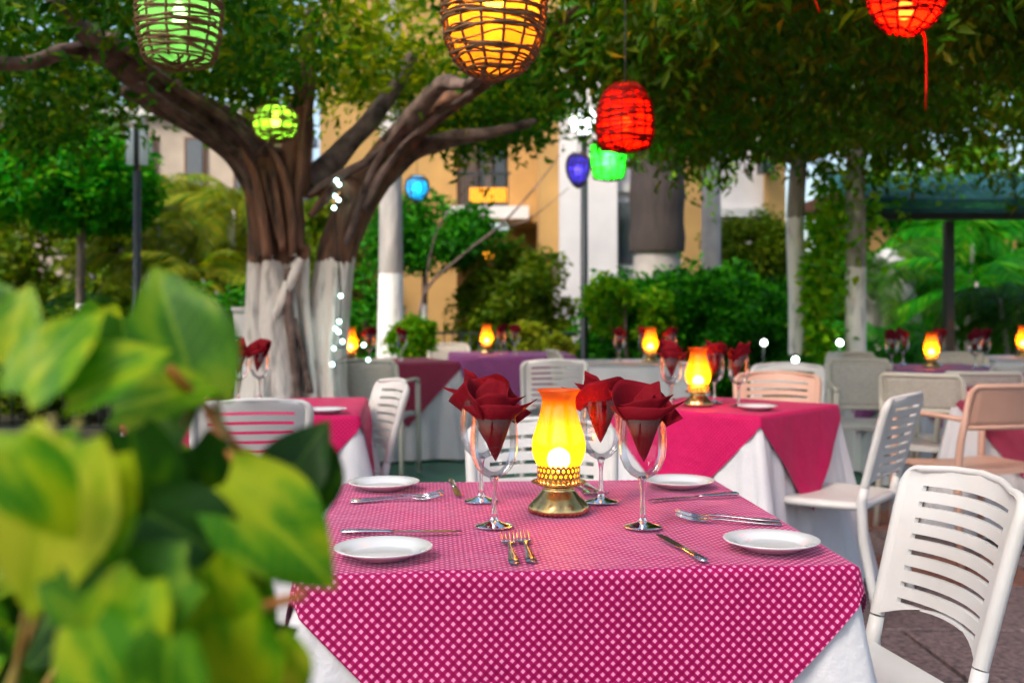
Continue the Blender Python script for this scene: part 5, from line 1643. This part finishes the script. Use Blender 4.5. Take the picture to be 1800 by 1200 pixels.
def heart_mesh(seed):
    """heart-shaped blade, unit length along +y, folded on the midrib and arched"""
    r = random.Random(seed)
    b = MB()
    na, nb = 12, 5
    rowsv = []
    cup, arch, wav = r.uniform(.12, .3), r.uniform(.05, .28), r.uniform(.01, .035)
    for j in range(na + 1):
        t = j / na
        w = .40 * (math.sin(PI * min(1, t * .92 + .08) ** .78)) ** .9 * (1 - .15 * t)
        w = max(w, .0)
        back = -.10 * math.exp(-(t / .12) ** 2)
        row = []
        for i in range(-nb, nb + 1):
            s = i / nb
            x = s * w
            yy = t + back * abs(s) ** 1.3
            z = cup * abs(x) - arch * t * t + wav * math.sin(9 * t + 4 * s) * abs(s)
            row.append((x, yy, z))
        rowsv.append(row)
    vs = [p for row in rowsv for p in row]
    W_ = 2 * nb + 1
    fs = [(j * W_ + i, j * W_ + i + 1, (j + 1) * W_ + i + 1, (j + 1) * W_ + i) for j in range(na) for i in range(W_ - 1)]
    b.add(vs, fs)
    return b.mesh('leaf')
HM = {k: [with_mat(heart_mesh(s), PM[k]) for s in range(5)] for k in PM}

PK = .74
plant = empty('pothos_plant', (-.30, .64, 0))
tag(plant, 'big variegated heart-leaved plant blurred in the near corner', 'plant')
PV = Vector((-.30, .64, 0))
def pleaf(u, v, Y, Lpx, ang, key, seed, lean=0.0, face=.35, roll=0.0):
    """leaf whose base sits at (u, v, Y); its tip points at `ang` degrees (0 = right, 90 = up) in view"""
    Y *= PK
    a = R(ang)
    yv = Vector((math.cos(a), lean, math.sin(a))).normalized()
    nv = Vector((roll, -1, face)); nv = (nv - yv * nv.dot(yv)).normalized()
    xv = yv.cross(nv).normalized()
    L = Lpx / F * Y
    m = Matrix((xv, yv, nv)).transposed().to_4x4()
    o = bpy.data.objects.new('leaf', HM[key][seed % 5]); C.objects.link(o)
    o.parent = plant
    p = W(u, v, Y) - PV
    o.matrix_local = Matrix.Translation(p) @ m @ Matrix.Diagonal((L, L, L, 1))
    return p

LV = [(350, 700, .88, 262, 110, 'g', 0, .05, .1, .25), (318, 700, .90, 190, 108, 'd', 4, .2, .2, -.2),
      (120, 780, .70, 330, -105, 'p', 1, -.1, .5, .1), (30, 790, .66, 190, -60, 'y', 2, 0, .5, 0), (170, 800, .72, 310, -112, 'y', 3, -.15, .5, .2),
      (395, 850, .80, 265, -38, 'y', 1, -.1, .8, 0), (350, 900, .82, 230, -62, 'g', 2, 0, .7, 0), (480, 880, .95, 170, 58, 'd', 3, .1, .3, 0), (555, 790, .98, 150, -98, 'd', 4, 0, .3, .3),
      (120, 700, .80, 190, 35, 'y', 0, .2, .9, 0), (40, 690, .78, 200, 60, 'y', 1, .3, .9, 0), (200, 720, .85, 190, 20, 'y', 2, .2, .8, 0), (10, 640, .84, 150, 80, 'y', 3, .1, .6, 0), (150, 660, .88, 160, 10, 'g', 4, .1, .9, 0),
      (290, 800, .84, 230, -100, 'd', 1, 0, .3, 0), (330, 790, .86, 250, -70, 'd', 2, 0, .4, 0), (230, 760, .80, 220, -80, 'd', 3, .1, .4, 0), (260, 900, .78, 230, -30, 'd', 0, 0, .5, 0),
      (330, 1010, .72, 260, -150, 'g', 2, -.1, .7, 0), (250, 1020, .70, 230, -110, 'y', 3, -.1, .6, 0), (350, 1000, .76, 240, -75, 'y', 0, 0, .6, 0), (415, 1090, .74, 210, -85, 'y', 1, 0, .6, 0),
      (480, 1120, .76, 150, -75, 'p', 2, 0, .6, 0), (160, 1100, .66, 250, -60, 'y', 4, -.1, .7, 0), (300, 1120, .66, 220, -95, 'g', 0, -.1, .6, 0), (100, 1010, .70, 170, -40, 'g', 1, 0, .6, 0),
      (330, 700, .90, 200, -140, 'g', 3, .1, .7, 0), (60, 880, .74, 220, 150, 'y', 2, 0, .6, 0),
      (180, 540, 1.10, 120, -100, 'y', 3, 0, .3, .3), (215, 560, 1.08, 130, -85, 'g', 0, 0, .3, .3), (20, 590, .92, 130, 120, 'g', 1, 0, .5, 0)]
for i, q in enumerate(LV): pleaf(*q)
r = random.Random(77)
for i in range(46):          # inner leaves filling the mass
    u = r.uniform(-140, 370); v = r.uniform(780, 1240)
    pleaf(u, v, r.uniform(.88, 1.08), r.uniform(130, 200), r.uniform(-150, 40), r.choice('gddgyy'), i, r.uniform(-.3, .3), r.uniform(.2, .9), r.uniform(-.4, .4))
root = Vector((-.40, .92, .84)) - PV
def stem(uvY, rad, mat, name='stem'):
    b = MB(); pts = spline([(*(W(q[0], q[1], q[2] * PK) - PV), rad * PK) for q in uvY], 6)
    b.tube([p[:3] for p in pts], rad * PK, 7)
    b.build(name, mat, plant)
stem([(60, 1240, .90), (200, 1000, .90), (300, 820, .90), (340, 690, .885)], .0035, M['green_stem'])
stem([(345, 700, .88), (318, 670, .865), (296, 645, .86)], .0042, M['orange_stem'])
stem([(355, 705, .88), (400, 790, .86), (450, 860, .84), (520, 960, .82)], .0032, M['orange_stem'])
stem([(350, 710, .90), (370, 720, .90), (430, 800, .90), (470, 830, .92), (560, 880, .94)], .0030, M['orange_stem'])
stem([(120, 1240, .88), (300, 1120, .80), (450, 1070, .78), (535, 1045, .80)], .0038, M['orange_stem'])
stem([(20, 1240, .85), (60, 1000, .80), (100, 850, .78), (90, 730, .78)], .0032, M['green_stem'])
stem([(0, 1240, .85), (120, 960, .82), (190, 800, .82)], .0032, M['green_stem'])
for k, q in enumerate(([(380, 700, .89), (392, 760, .88), (400, 800, .87)], [(130, 790, .71), (128, 770, .73), (140, 740, .78)])):
    stem(q, .003, M['green_stem'])

pot = empty('planter', (-.39, .74, 0))
tag(pot, 'dark terracotta planter under the heart-leaved plant in the near corner', 'planter')
b = MB()
b.lathe([(.0005, 0), (.20, 0), (.215, .02), (.17, .06), (.12, .14), (.11, .34), (.13, .50), (.24, .64), (.285, .76), (.295, .82), (.31, .825), (.315, .86), (.30, .865), (.28, .86), (.275, .80)], 40)
o = b.build('bowl', M['terracotta'], pot); o.scale = (.56, .56, 1.04)
b = MB(); b.lathe([(.0005, .835), (.15, .83), (.277, .82)], 30, mod=lambda a, z, i: 1); o = b.build('soil', M['soil'], pot); o.scale = (.56, .56, 1.04)
